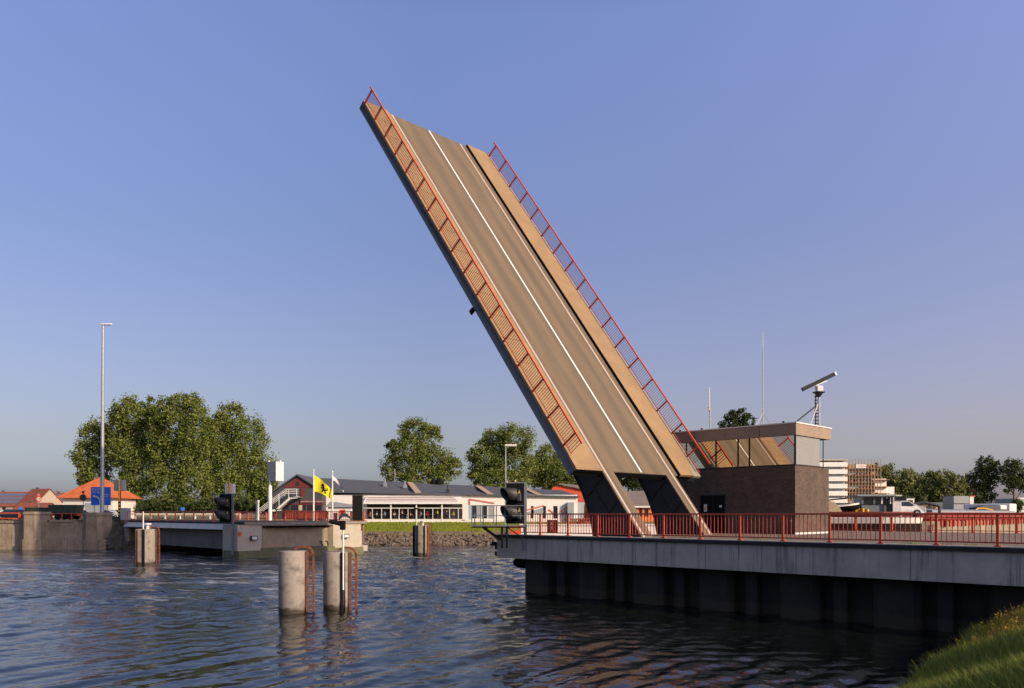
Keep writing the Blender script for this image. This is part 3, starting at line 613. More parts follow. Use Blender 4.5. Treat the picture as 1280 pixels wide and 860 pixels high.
# ------------------------------------------------------------------ left bridge: receiving pier, fixed span, rails
rp=thing('receiving_pier','pale concrete pier of the far bridge half with curved recess and two floodlights','pier',B(36.3,74,0),ROT)
# local x = -(l-74) ; y = w-36.3
zt=3.28
b=MB(); b.box((-3.2,0,-1),(0,2.5,zt)); b.build('corner_block',m_concL,rp)
b=MB(); b.box((-3.2,10.7,-1),(0,14.2,zt)); b.build('corner_block',m_concL,rp)
# curved recess surface
b=MB(); n=20; pts=[]
for i in range(n+1):
    t=i/n; y=2.5+8.2*t; d=1.25*(math.sin(math.pi*min(1,max(0,t)))**.45); pts.append((-d,y))
for i in range(n):
    (xa,ya),(xb,yb)=pts[i],pts[i+1]
    b.add([(xa*.75,ya,.8),(xb*.75,yb,.8),(xb,yb,zt),(xa,ya,zt)],[(0,1,2,3)],True)
b.build('recess_wall',M('mossy_concrete',(.34,.27,.19),.85,var=.2,scale=1.0,bump=.3,bscale=12,streak=.6,streak_col=(.13,.10,.07)),rp)
b=MB(); b.box((-2.6,2.5,zt-.12),(.05,10.7,zt+.02)); 
b.build('bearing_slab',m_conc,rp)
b=MB()
for i in range(16): b.box((-1.2,2.8+i*.5,zt-.3),(-.3,3.05+i*.5,zt-.12))
b.build('bearing_teeth',m_black,rp)
b=MB(); b.box((-3.0,-.05,-1),(.35,14.3,.75)); b.box((-2.5,2.4,.75),(.2,10.8,.95)); b.build('footing',M('algae_concrete',(.17,.16,.09),.85,var=.3,scale=1.2,bump=.4,streak=.5),rp)
b=MB(); b.box((-3.2,14.2,.3),(.1,15.0,.9)); b.box((-.4,14.25,.3),(-.1,14.4,2.5)); b.build('side_ledge',m_concL,rp)
for (y) in (1.55,12.1):
    b=MB(); b.bar((0,y,1.95),(.3,y,2.0),.08); fl=b.build('floodlight',m_black,rp)
    b=MB(); b.bbox((.18,y-.36,1.78),(.42,y+.36,2.2),.03); b.build('housing',m_black,fl)
    b=MB(); b.box((.42,y-.27,1.84),(.43,y+.27,2.13)); b.build('glass',m_white,fl)
b=MB(); b.box((.0,.05,2.25),(.14,.35,2.6)); b.build('marker_lamp',m_red,rp)
b=MB()
for (y,z) in ((10.0,1.0),(9.3,1.0)): b.path([(.1,y,z),(.15,y-.1,z+.45),(.12,y-.35,z+.5)],.06)
b.build('mooring_hook',m_black,rp)
# cormorants? dark gulls on the footing are left as hooks
sp=thing('fixed_span','grey concrete bridge span on the left, running from the curved pier to the quay','bridge',B(36.9,74,0),ROT)
b=MB(); b.box((-30.5,0,3.30),(.15,14.3,ZL)); b.build('deck',m_conc,sp)
b=MB(); b.box((-30.5,.2,3.55),(.12,14.1,3.556)); b.build('roadway',m_asph,sp)
b=MB(); b.box((-30.5,-.12,3.38),(.18,.02,3.56)); b.build('edge_strip',m_tar,sp)
b=MB(); b.prism([(-.55,2.78),(.5,2.78),(.5,3.36),(-.05,3.36)],-30.5,-1.2,'x'); b.build('fascia',M('pale_fascia',(.66,.62,.56),.85,var=.1,scale=.8,streak=.3,streak_col=(.25,.23,.2)),sp)
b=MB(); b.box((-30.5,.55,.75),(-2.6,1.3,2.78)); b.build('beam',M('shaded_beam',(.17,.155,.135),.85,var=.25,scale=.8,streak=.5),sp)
b=MB(); b.box((-30.5,6,.95),(-2.6,6.8,3.3)); b.box((-30.5,12.4,.95),(-2.6,13.2,3.3)); b.build('beam',m_fascia,sp)
b=MB(); b.box((-31.2,-.2,-1),(-30.0,14.4,3.5)); b.build('abutment',m_conc,sp)
b=MB(); b.bar((.12,-.02,3.62),(.12,14.2,3.62),.1,.05); b.build('end_joint',m_rust,sp)
rl=thing('railing','red railing along the near side of the left fixed span, beneath the poplars','railing',B(37.0,75,ZL),ROT)
railing(rl,(-30,0,0),'x',29.6,1.08,[-29.8+2.4*k for k in range(13)],4,m_red,m_redD,post_w=.11,skip_bars=True)
rl=thing('railing','orange red railing on the far side of the left span, below the yellow flag','railing',B(51.1,74.2,ZL),ROT)
railing(rl,(-30,0,0),'x',30,1.08,[-.1-2.45*k for k in range(13)],2.2,m_red,m_redD,post_w=.15)

nav_signal('black two lamp ship signal on the corner of the left pier beside a striped mast',P(275.5,653,78.4),math.radians(-8),1.22,post_len=3.2)
# rear view of the signal on the other corner
t=thing('navigation_signal','tall plain black signal board seen from behind, right end of the curved pier','signal',P(446.8,652,88.5),math.radians(20),'navigation signals of the bridge')
b=MB(); b.bbox((-.56,-.06,0),(.56,.06,2.9),.02); b.build('backboard',m_black,t)
b=MB(); b.bar((.6,0,-3.0),(.6,0,2.95),.1); b.build('frame',m_steel,t)
b=MB(); b.bar((.0,0,-3.4),(0,0,0),.16); b.build('post',m_black,t)
o=MB(); o.cyl((0,0,0),(0,0,2.4),.12,n=12); o.cyl((0,0,2.4),(0,0,2.7),.18,n=12); o.cur=1; o.cyl((0,0,2.7),(0,0,2.95),.18,n=12); o.cur=0; o.cyl((0,0,2.95),(0,0,3.05),.1,n=12)
o=o.build('mooring_post',[m_red,m_yellow]); o.location=P(452.8,690,88.9); o.scale=(1,1,1.0); tag(o,'slim red and yellow topped mooring post at the right end of the curved pier','post')

# ------------------------------------------------------------------ concrete dolphins in the water
def ladder(t,x,y,z0,z1,w,curve=True,side=(1,0)):
    L=bpy.data.objects.new('ladder',None); COL.objects.link(L); L.parent=t; L.location=(x,y,0)
    for k,o in enumerate((0,w)):
        b=MB(); pts=[(o,-.0,z0),(o,0,z1-.12),(o-.07,0,z1+.08),(o-.25,0,z1+.2),(o-.55,0,z1+.22),(o-.8,0,z1+.1)]
        if k==0: pts=[(o,0,z0),(o,0,z1+.02)]
        for a,c in zip(pts[:-1],pts[1:]): b.bar(a,c,.09,.075,up=(0,1,0))
        b.build('stile',m_rust,L)
    z=z0+.25
    while z<z1-.05: b=MB(); b.bar((0,0,z),(w,0,z),.035); z+=.29; b.build('rung',m_rust,L)
    b=MB(); b.box((-.1,-.06,z0+.35),(w+.06,.06,z0+.5)); b.build('clamp',m_rust,L)
def dolphin(label,u,v,r,h,Y=None,strips=(),pole=None,bollard=False,lad=True,dark=None):
    Y=EYE*F/(v-HV) if Y is None else Y
    t=thing('mooring_dolphin',label,'mooring pile',(PX(u,Y+r*.6),Y+r,0),0,'concrete dolphins in the channel')
    b=MB(); b.lathe([(r*.985,-1),(r*.985,.25),(r,.3),(r,h-.05),(r*.97,h),(0.01,h+.005)],40); b.build('shaft',m_pile,t)
    if lad: ladder(t,r+.10,-.2,-.6,h-.02,.26)
    for (a,wd,m) in strips:
        a=math.radians(a); b=MB(); c=Vector((math.cos(a),math.sin(a),0)); p=c*(r+.05)
        b.bar((p.x,p.y,-.6),(p.x,p.y,h-.03),wd,.12,up=c); b.build('fender_strip',m,t)
    if pole:
        px_,ht,lamp=pole; b=MB(); b.cyl((px_,-.3,h),(px_,-.3,h+ht),.055,n=10); pl=b.build('light_pole',m_white,t)
        if lamp: b=MB(); b.cyl((px_-.28,-.35,h+ht+.02),(px_+.3,-.3,h+ht-.02),.09,n=12); b.build('lamp_head',m_black,pl)
    if bollard:
        b=MB(); b.lathe([(.16,h),(.13,h+.12),(.13,h+.32),(.30,h+.36),(.30,h+.48),(.05,h+.5)],16,c=(.18,-.1)); b.build('bollard',m_white,t)
    return t
d1=dolphin('plain round concrete pile with broken rim and rusty curved ladder, leftmost of the near pair',364,767.5,.605,2.72)
b=MB()
for i in range(7): 
    x=.18+.05*(i%3)-.04*i; b.bbox((x,-.62+.03*i*0,2.3+.05*(i%4)),(x+.16,-.5,2.5+.05*(i%3)),.02)
d2=dolphin('round concrete pile with black fender groove and lamp pole, rightmost of the near pair',419,763,.585,2.62,strips=((-55,.10,m_black),(-38,.12,m_pile)))
b=MB(); b.cyl((.42,-.52,.9),(.42,-.52,3.62),.045,n=10); pl=b.build('light_pole',m_white,d2)
b=MB(); b.cyl((.42,-.52,.4),(.42,-.52,.92),.055,n=10); b.build('pole_foot',m_steelD,pl)
b=MB(); b.cyl((-.2,-.56,4.02),(.30,-.5,3.90),.095,.105,n=14); b.bbox((.28,-.62,3.62),(.52,-.4,4.05),.04); lh=b.build('lamp_head',m_black,pl)
b=MB(); b.prism([(.22,4.08),(.34,4.38),(.58,4.36),(.86,4.06),(.62,4.2),(.4,4.22)],-.62,-.40,'y'); b.build('lamp_hood',m_blk2,lh)
d3=dolphin('squat round concrete pile with vertical fender strips and white pole, standing at far left',180.5,706,.86,3.05,strips=((-128,.14,m_rust),(-100,.3,m_pile),(-82,.13,m_black),(-62,.34,m_pile)),pole=(-.12,1.6,True),bollard=True)
d4=dolphin('dark fendered round pile with small bollard, farthest out before the lawn',526,694,.80,3.15,strips=((-150,.3,m_black),(-112,.12,m_black),(-60,.14,m_black),(-30,.2,m_rust)),pole=(-.45,1.75,True),bollard=True)

# ------------------------------------------------------------------ street furniture on the left bank
t=thing('street_lamp','very tall slim grey lamp mast with one flat head, left of the poplars','street lamp',(PX(127.6,101),101,ZL-.0))
H=PZ(406,101)-ZL
b=MB(); b.cyl((0,0,0),(.12,0,H),.26,.13,n=14); b.cyl((0,0,0),(0,0,.5),.34,n=14); b.build('pole',m_galv,t)
b=MB(); b.bbox((-.12,-.2,H-.05),(1.22,.2,H+.18),.05); b.build('lamp_head',m_white,t)
def text_rows(b,x0,x1,z,n,hh,y):
    pass
Yb=103
t=thing('street_lamp','shorter street lamp with white flat head above the big near ship signal','street lamp',(PX(632,100),100,0.0))
H=PZ(557,100)
b=MB(); b.cyl((0,0,0),(0,0,H),.12,.07,n=10); b.build('pole',m_galv,t)
b=MB(); b.bbox((-.1,-.2,H-.1),(1.35,.2,H+.15),.05); b.build('lamp_head',m_white,t)
t=thing('direction_sign','large blue road direction sign with a white bent arrow behind the lamp mast','sign',(PX(126.3,Yb),Yb,ZL))
sx=Yb/F
def sX(u): return (u-126.3)*sx
def sZ(v): return PZ(v,Yb)-ZL
b=MB(); b.bbox((sX(113.8),-.04,sZ(631.5)),(sX(138.5),.04,sZ(608.8)),.02); b.build('panel',M('sign_blue',(.015,.13,.62),.4,var=.05,scale=2),t)
b=MB()
for k,(u,v,wd,hh) in enumerate(((115.5,611.2,2.2,1.1),(118.2,611.2,2.8,1.1),(121.5,611.2,3.6,1.1),(116,613.6,1.6,.9),(118.2,613.6,2.6,.9),(121.4,613.6,3,.9),(116.6,615.6,2.6,.9),(121.8,615.6,3,.9),(131.5,618.2,5,.8),(132,620.3,3.2,.8))):
    nl=int(wd/.75)
    for i in range(nl):
        a=u+wd*i/nl; b.box((sX(a),-.05,sZ(v+hh/2)),(sX(a+wd/nl*.7),-.042,sZ(v-hh/2+(.3*(i%2)))))
b.build('lettering',m_white,t)
b=MB(); 
for a,c in (((125.2,631),(125.2,624.5)),((125.2,624.8),(122.2,621.3)),((122.4,621.4),(117.5,620.2))):
    b.bar((sX(a[0]),-.047,sZ(a[1])),(sX(c[0]),-.047,sZ(c[1])),.013,.13,up=(0,0,1) if a[0]!=c[0] else (1,0,0))
b.prism([(sX(118.2),sZ(618.6)),(sX(118.2),sZ(622)),(sX(116),sZ(620))],-.053,-.041,'y'); b.build('arrow',m_white,t)
for u in (117.5,134.5):
    b=MB(); b.bar((sX(u),.07,0),(sX(u),.07,sZ(609)),.08); b.build('post',m_galv,t)
t=thing('road_sign','round road sign seen from its dark back with a small disc above','sign',(PX(103.9,102),102,ZL))
b=MB(); z=PZ(622,102)-ZL; b.cyl((0,-.03,z),(0,.0,z),.43,n=24); b.build('disc',m_blk2,t)
b=MB(); z2=PZ(615.2,102)-ZL; b.cyl((0,-.03,z2),(0,.0,z2),.17,n=16); b.build('small_disc',m_blk2,t)
b=MB(); b.bar((0,.04,0),(0,.04,z2+.2),.07); b.build('post',m_galv,t)
t=thing('road_sign','round speed limit sign with red ring and small disc on top, far left','sign',(PX(48.3,118),118,ZL))
z=PZ(623.6,118)-ZL; b=MB(); b.cyl((0,0,z),(0,.03,z),.42,n=24); b.build('ring',m_red,t)
b=MB(); b.cyl((0,-.01,z),(0,.0,z),.27,n=24); b.build('face',m_white,t)
z2=PZ(618.8,118)-ZL; b=MB(); b.cyl((0,0,z2),(0,.03,z2),.2,n=16); b.build('small_disc',M('faded_red',(.6,.2,.15),.5),t)
b=MB(); 
for dx in (-.13,.03):
    b.bar((dx,-.015,z+.1),(dx+.1,-.015,z+.1),.01,.03); b.bar((dx,-.015,z),(dx+.1,-.015,z),.01,.03); b.bar((dx,-.015,z-.1),(dx+.1,-.015,z-.1),.01,.03)
    b.bar((dx+(.0 if dx<0 else 0),-.015,z),(dx,-.015,z+.1),.01,.03,up=(1,0,0)); b.bar((dx+.1,-.015,z-.1),(dx+.1,-.015,z+(.0 if dx<0 else .1)),.01,.03,up=(1,0,0))
b.build('numerals',m_black,t)
b=MB(); b.bar((0,.06,0),(0,.06,z2),.07); b.build('post',m_galv,t)
m_blue=M('small_sign_blue',(.05,.2,.7),.4,var=.05)
for (u,v,lab) in ((25.5,636.5,'small round blue road sign at the far left beside the stone pillar'),(228.5,636.2,'small square blue sign under the middle poplar trunk')):
    t=thing('road_sign',lab,'sign',(PX(u,112),112,ZL)); z=PZ(v,112)-ZL
    b=MB(); b.cyl((0,0,z),(0,.03,z),.28,n=18) if u<100 else b.box((-.27,0,z-.22),(.27,.03,z+.22)); b.build('panel',m_blue,t)
    b=MB(); b.bar((0,.05,0),(0,.05,z),.06); b.build('post',m_galv,t)
# barrier masts: grey box on a post plus yellow/black raised boom
def barrier(label,u,vb,vt,Y,ub,u0,u1,v0,v1,zb,white,boxmat):
    t=thing('bridge_barrier',label,'barrier',(PX(u,Y),Y,zb),0,'raised bridge barriers')
    X=lambda uu: PX(uu,Y)-PX(u,Y); Z=lambda vv: PZ(vv,Y)-zb
    b=MB(); b.bar((X((u0+u1)/2),.25,0),(X((u0+u1)/2),.25,Z(v1)),.22); b.build('post',m_steelD,t)
    b=MB(); b.bbox((X(u0),0,Z(v1)),(X(u1),.7,Z(v0)),.05); b.build('signal_box',boxmat,t)
    zt_=Z(vt); zb_=0.0; n=12; zs=Z((vt+vb)/2)
    b=MB(); b.cyl((X(ub),-.15,zs),(X(ub),-.15,zt_),.10,n=10); b.build('boom',m_yellow,t)
    for i in range(n):
        b=MB(); a=zb_+(zs-zb_)*i/n; c=zb_+(zs-zb_)*(i+1)/n; b.cyl((X(ub),-.15,a),(X(ub),-.15,c),.13,n=10); b.build('boom_band',m_yellow if i%2 else m_black,t)
    return t
barrier('raised yellow and black striped barrier with grey box beside the blue sign',149,650,600,103,149.6,142,154.8,600,613.5,ZL,False,m_grey)
barrier('raised yellow striped barrier with white box behind the left ship signal',285.5,653,604,86,287.4,281,291.8,604.5,617.5,ZL,True,m_white)
b=MB(); b.bbox((-.55,-.4,0),(.4,.5,1.55),.04); b.box((-.5,-.42,.1),(-.05,-.4,1.45)); o=b.build('control_cabinet',m_grey); o.location=(PX(157.5,102),102,ZL); tag(o,'grey control cabinet at the left end of the red bridge railing','cabinet')
Yc=99
t=thing('signal_column','thick white column carrying a large grey and white box, left of the stairs','signal column',(PX(337.5,Yc),Yc,ZL))
h=PZ(606,Yc)-ZL; b=MB(); b.lathe([(.24,0),(.24,h-.3),(.12,h)],16); b.build('column',m_white,t)
z0_,z1_=PZ(601.5,Yc)-ZL,PZ(577,Yc)-ZL
b=MB(); X=lambda uu: PX(uu,Yc)-PX(337.5,Yc)
b.prism([(X(333.8),.2),(X(346.5),-.55),(X(353.6),.3),(X(341),1.0)],z0_,z1_); b.build('box_housing',[m_grey],t)
b=MB(); 
b.prism([(X(346.6),-.58),(X(353.8),.27),(X(353.3),.31),(X(346.1),-.54)],z0_+.05,z1_-.05); b.build('front_panel',m_white,t)
b=MB(); 
for (x,y) in ((X(335.5),.2),(X(350),.1)): b.cyl((x,y,z1_),(x,y,z1_+.16),.14,n=10)
b.build('roof_cap',m_white,t)
b=MB(); b.bar((0,0,h-.05),(0,.1,z0_),.2); b.build('neck',m_galv,t)
o=MB(); o.lathe([(.2,0),(.2,2.2),(.24,2.25),(.24,2.5),(.02,2.55)],12); o=o.build('bollard_post',m_white); o.location=(PX(322,101),101,ZL); tag(o,'short white round post left of the big white column','post')
# orange rails on quay left
rl=thing('guard_rail','bright orange two bar guard rail on the quay wall at the far left','guard rail',(PX(-40,99.8),99.8,3.5))
L_=PX(26,99.8)-PX(-40,99.8)
b=MB(); b.bar((0,0,.95),(L_,0,.95),.12); b.build('top_rail',m_red,rl)
b=MB(); b.bar((0,0,.3),(L_,0,.3),.12); b.build('bottom_rail',m_red,rl)
for x in (0,L_*.5,L_-.15): 
    b=MB(); b.box((x-.12,-.08,0),(x+.12,.08,1.05)); b.build('post',m_red,rl)
rl=thing('guard_rail','thin dark red rail above the dark quay wall between the stone pillars','guard rail',(PX(52,100.3),100.3,3.4))
L_=PX(103,100.3)-PX(52,100.3)
railing(rl,(0,0,0),'x',L_,1.0,[.1+L_*k/4.2 for k in range(5)],3,m_redD,m_steelD,post_w=.09,skip_bars=True)
# white crash barrier along the approach road behind the span
cr=thing('crash_barrier','long low white barrier behind the red span railing, under the poplars','barrier',(PX(150,124),124,ZL))
L_=PX(300,124)-PX(150,124)
b=MB(); b.box((0,0,.62),(L_,.1,.92)); b.build('beam',m_concL,cr)
for k in range(9): b=MB(); b.box((L_*k/8-.1,.1,0),(L_*k/8+.1,.22,.9)); b.build('post',m_white,cr)

# ------------------------------------------------------------------ vehicles
def car(label,loc,rz,col,L=4.2,kind='car',group='cars on the left bank'):
    t=thing('parked_car',label,'car',loc,rz,group)
    paint=M('car_paint',col,.25,var=.03,spec=.7)
    side=[(-L/2,.35),(-L/2+.05,.8),(-L/2+.55,.92),(-L/2+1.15,1.38),(L/2-1.5,1.42),(L/2-.75,1.0),(L/2-.1,.85),(L/2,.4),(L/2-.1,.25),(-L/2+.1,.25)]
    b=MB()
    for k,(y,s) in enumerate(((-.82,1),(-.62,1),(.62,1),(.82,1))):
        for x,z in side: b.v.append((x,y*(1 if z<1 else .84),z))
    n=len(side)
    for k in (0,1,2):
        for i in range(n): b.f.append([k*n+i,k*n+(i+1)%n,(k+1)*n+(i+1)%n,(k+1)*n+i]); b.mi.append(0); b.sm.append(False)
    b.f.append(list(range(n-1,-1,-1))); b.mi.append(0); b.sm.append(False); b.f.append(list(range(3*n,4*n))); b.mi.append(0); b.sm.append(False)
    body=b.build('body',paint,t)
    for sd in (-1,1):
        b=MB(); y=.76*sd
        b.quad((-L/2+.75,y*1.06,.93),(L/2-.95,y*1.06,.97),(L/2-1.5,y*.93,1.36),(-L/2+1.2,y*.93,1.33)); b.build('side_window',m_glassD,t)
    b=MB(); b.quad((L/2-.76,-.6,1.02),(L/2-.76,.6,1.02),(L/2-1.47,.58,1.41),(L/2-1.47,-.58,1.41)); b.v[:]=[(x+.02,y,z+.02) for x,y,z in b.v]; b.build('windscreen',m_glassD,t)
    b=MB(); b.quad((-L/2+.58,-.6,.95),(-L/2+.58,.6,.95),(-L/2+1.13,.58,1.36),(-L/2+1.13,-.58,1.36)); b.v[:]=[(x-.02,y,z+.02) for x,y,z in b.v]; b.build('rear_window',m_glassD,t)
    for x in (-L/2+.8,L/2-.8):
        for y in (-.84,.84):
            b=MB(); b.cyl((x,y-.1*math.copysign(1,y),.31),(x,y+.02*math.copysign(1,y),.31),.31,n=16); w=b.build('wheel',m_black,t)
            b=MB(); b.cyl((x,y+.0,.31),(x,y+.03*math.copysign(1,y),.31),.18,n=12); b.build('rim',m_galv,w)
    for y in (-.6,.6):
        b=MB(); b.bbox((L/2-.12,y-.15,.6),(L/2-.0,y+.15,.75),.02); b.build('headlight',m_white,t)
        b=MB(); b.bbox((-L/2-.0,y-.13,.62),(-L/2+.08,y+.13,.78),.02); b.build('tail_light',m_redD,t)
    return t
car('pale silver hatchback just left of the striped barrier',(PX(139,118),118,ZL),math.radians(170),(.55,.58,.62))
car('dark blue estate car behind the orange guard rail at far left',(PX(19,110),110,ZL),math.radians(185),(.02,.025,.04),4.6)
car('white car cut by the left edge of the picture',(PX(-2,116),116,ZL),math.radians(180),(.6,.6,.6))
car('small pale car with red tail lights between the dark trailer and the dark pillar',(PX(97,125),125,ZL),math.radians(175),(.6,.5,.47),4.0)
# dark green tipper trailers
for (u,Y,L_,lab,n) in ((55,112,3.6,'low dark green skip trailer just right of the lit stone pillar',2),(83,111,3.4,'high dark green tipper trailer in front of the orange roofed house',3)):
    t=thing('tipper_trailer',lab,'trailer',(PX(u,Y),Y,ZL),math.radians(2),'dark green trailers')
    zt_=1.95 if n==3 else 1.6
    b=MB(); b.prism([(-L_/2,.75),(L_/2,.75),(L_/2+.2,zt_),(-L_/2-.2,zt_)],-1.1,1.1,'y'); b.box((-L_/2-.25,-1.15,zt_),(L_/2+.25,1.15,zt_+.1))
    for k in range(5): x=-L_/2+L_*k/4; b.box((x-.05,-1.16,.75),(x+.05,-1.1,zt_))
    b.build('tub',M('dark_green_paint',(.025,.04,.03),.5,var=.2),t)
    b=MB(); b.box((-L_/2-.4,-.5,.55),(L_/2,.5,.75)); b.build('chassis',m_redD,t)
    for x in (-.7,.2,1.0)[:n]:
        for y in (-1,1): b=MB(); b.cyl((x,y*.75,.4),(x,y*1.05,.4),.4,n=16); b.build('wheel',m_black,t)

# ------------------------------------------------------------------ houses on the left
hx,hy=PX(110,132),136
t=thing('house','white walled house with a steep orange pyramid roof behind the blue sign','house',(hx,hy,ZL))
w=PX(141,132)-hx; b=MB(); b.box((-w,-w,0),(w,w,PZ(621,132)-ZL)); b.build('wall',M('render_white',(.68,.64,.58),.8,var=.06),t)
e=w+.75; zr=PZ(621.5,131)-ZL; za=PZ(596,136)-ZL
b=MB(); b.add([(-e,-e,zr),(e,-e,zr),(e,e,zr),(-e,e,zr),(0,0,za),(-e,-e,zr-.14),(e,-e,zr-.14),(e,e,zr-.14),(-e,e,zr-.14)],[(0,1,4),(1,2,4),(2,3,4),(3,0,4),(0,5,6,1),(1,6,7,2),(2,7,8,3),(3,8,5,0),(8,7,6,5)])
b.build('roof',m_tile,t)
b=MB(); b.box((-w*.1,-w-.05,.1),(w*.8,-w,2.6)); b.build('garage_door',m_grey,t)
b=MB(); b.box((-w-.04,-w*.6,.9),(-w,w*.3,2.2)); b.build('window',m_glassD,t)
def gable_house(label,x,y,z,L,D,hw,hr,wall,roof,rz=0,solar=0,group='village houses at the far left'):
    t=thing('house',label,'house',(x,y,z),rz,group)
    b=MB(); b.prism([(-D/2,0),(D/2,0),(D/2,hw),(0,hr),(-D/2,hw)],-L/2,L/2,'x'); b.build('wall',wall,t)
    b=MB(); o=.35; k=(hr-hw)/(D/2)
    for s in (-1,1):
        b.add([(-L/2-o,s*(D/2+o),hw-o*k+.08),(L/2+o,s*(D/2+o),hw-o*k+.08),(L/2+o,0,hr+.08),(-L/2-o,0,hr+.08),(-L/2-o,s*(D/2+o),hw-o*k+.26),(L/2+o,s*(D/2+o),hw-o*k+.26),(L/2+o,0,hr+.26),(-L/2-o,0,hr+.26)],[(0,1,2,3),(7,6,5,4),(0,4,5,1),(0,3,7,4),(1,5,6,2)])
    b.build('roof',roof,t)
    if solar:
        for r in range(solar):
            b=MB(); f0=.12+r*.8/solar; f1=f0+.62/solar
            def q(x_,f): return (x_,-(D/2)*(1-f),hw+(hr-hw)*f+.32)
            b.add([q(-L/2+.4,f0),q(L/2-.4,f0),q(L/2-.4,f1),q(-L/2+.4,f1)],[(0,1,2,3)]); b.build('solar_panel',M('solar_blue',(.12,.15,.22),.3,var=.2,scale=2),t)
    b=MB(); b.box((-L*.2-.25,-.25,hr-.3),(-L*.2+.25,.25,hr+.65)); b.build('chimney',m_brick,t)
    for k in range(3):
        b=MB(); x_=-L/2+L*(k+.5)/3; b.box((x_-.5,-D/2-.03,.9),(x_+.5,-D/2,hw-.4)); b.build('window',m_glassD,t)
    return t
wl=M('cream_wall',(.42,.33,.26),.85)
gable_house('long house with blue solar panels at the far left edge',PX(5,240),245,ZL,17,10,3.2,7.6-.3,wl,m_tile2,solar=3)
gable_house('red tiled house with pale gable left of the speed sign',PX(33,225),232,ZL,7.5,9,3.4,7.8,wl,m_tile2,rz=math.radians(-25))
gable_house('low orange roofed annex in front of the red tiled house',PX(27,190),196,ZL,7,6,1.9,3.3,wl,m_tile2)
gable_house('house with grey solar roof between the speed sign and the orange pyramid roof',PX(63,235),243,ZL,10,9,3.2,6.9,wl,m_tile2,solar=3)

# ------------------------------------------------------------------ restaurant by the lawn
m_slate=M('bitumen_roof',(.085,.09,.105),.8,var=.12,scale=.6,streak=.0)
m_wallW=M('restaurant_white',(.78,.74,.70),.75,var=.05,scale=1)
m_navy=M('dark_grey_boards',(.06,.066,.075),.7,var=.15,scale=1.2)
m_redb=M('red_boards',(.17,.022,.018),.7,var=.2,scale=2)
m_tanp=M('tan_strip',(.45,.32,.19),.8)
Yf=128.0
rest=thing('restaurant','long single storey restaurant with dark grey roof, grey gable front and white glazed terrace','building',(0,Yf,ZM))
X=lambda u,Y=Yf: PX(u,Y)
Z=lambda v,Y=Yf: PZ(v,Y)-ZM
# main long wall and roof. ridge further back
xl,xr=X(405),X(722)
ze=Z(618.5); yr=9.5; zrd=Z(597.5,Yf+yr)
b=MB(); b.box((X(395),0,0),(xr,16,ze)); b.build('wall',m_wallW,rest)
b=MB(); 
b.add([(X(375),-.45,ze+.42),(xr+.3,-.45,ze-.42),(xr+.3,-.45,ze-.22),(X(375),-.45,ze+.62),(X(372,Yf+yr),yr,zrd+.0),(X(703,Yf+yr),yr,zrd-2.3),(X(703,Yf+yr),yr,zrd-2.1),(X(372,Yf+yr),yr,zrd+.2),(X(372,Yf+yr),18,ze),(xr+.3,18,ze)],
      [(0,1,5,4),(3,7,6,2),(0,3,2,1),(0,4,7,3),(1,2,6,5),(7,8,9,6)]); b.build('roof',m_slate,rest)
def rpt(u_e,f,off=.03):   # point on the roof: u at the eave, fraction up towards ridge
    ue=X(u_e); ze_=ze+.62-(ue-X(375))/(xr+.3-X(375))*.84
    t_=(ue-X(375))/(xr+.3-X(375)); xr_=X(372,Yf+yr)+t_*(X(703,Yf+yr)-X(372,Yf+yr)); zr_=zrd+.2-2.3*t_
    return ue+(xr_-ue)*f, -.45+(yr+.45)*f, ze_+(zr_-ze_)*f+off
for (ue) in (519,609,671):
    b=MB(); p=[rpt(ue,0),rpt(ue+8,0),rpt(ue+8,1),rpt(ue,1)]
    q=[(x,y,z+.06) for x,y,z in p]; b.add(p+q,[(4,5,6,7),(0,1,5,4),(1,2,6,5),(2,3,7,6),(3,0,4,7)]); b.build('roof_strip',m_tanp,rest)
for k,(ue,f,s) in enumerate(((487,.62,1.0),(512,.55,1.0),(562,.12,1.3))):
    x,y,z=rpt(ue,f); b=MB(); b.bbox((x-.3,y-.3,z-.3),(x+.3,y+.3,z+.35*s),.05); b.cyl((x,y,z+.3),(x,y,z+1.1*s-.2),.12,n=10); b.build('roof_vent',m_galv if k<2 else m_blk2,rest)
for (u,s) in ((542,.55),(549,.75)):
    p=P(u,601,Yf+yr); b=MB(); b.lathe([(s*.9,-.1),(s,.3),(s*.6,.8),(.05,1.0)],12,c=(p.x,yr)); b.v[:]=[(x,y,z+zrd-1.0) for x,y,z in b.v]; b.build('fan_cowl',m_black,rest)
x,y,z=rpt(503,.97); b=MB(); b.cyl((x,y,z),(x,y,z+2.2),.06,n=8); b.build('flue',m_galv,rest)
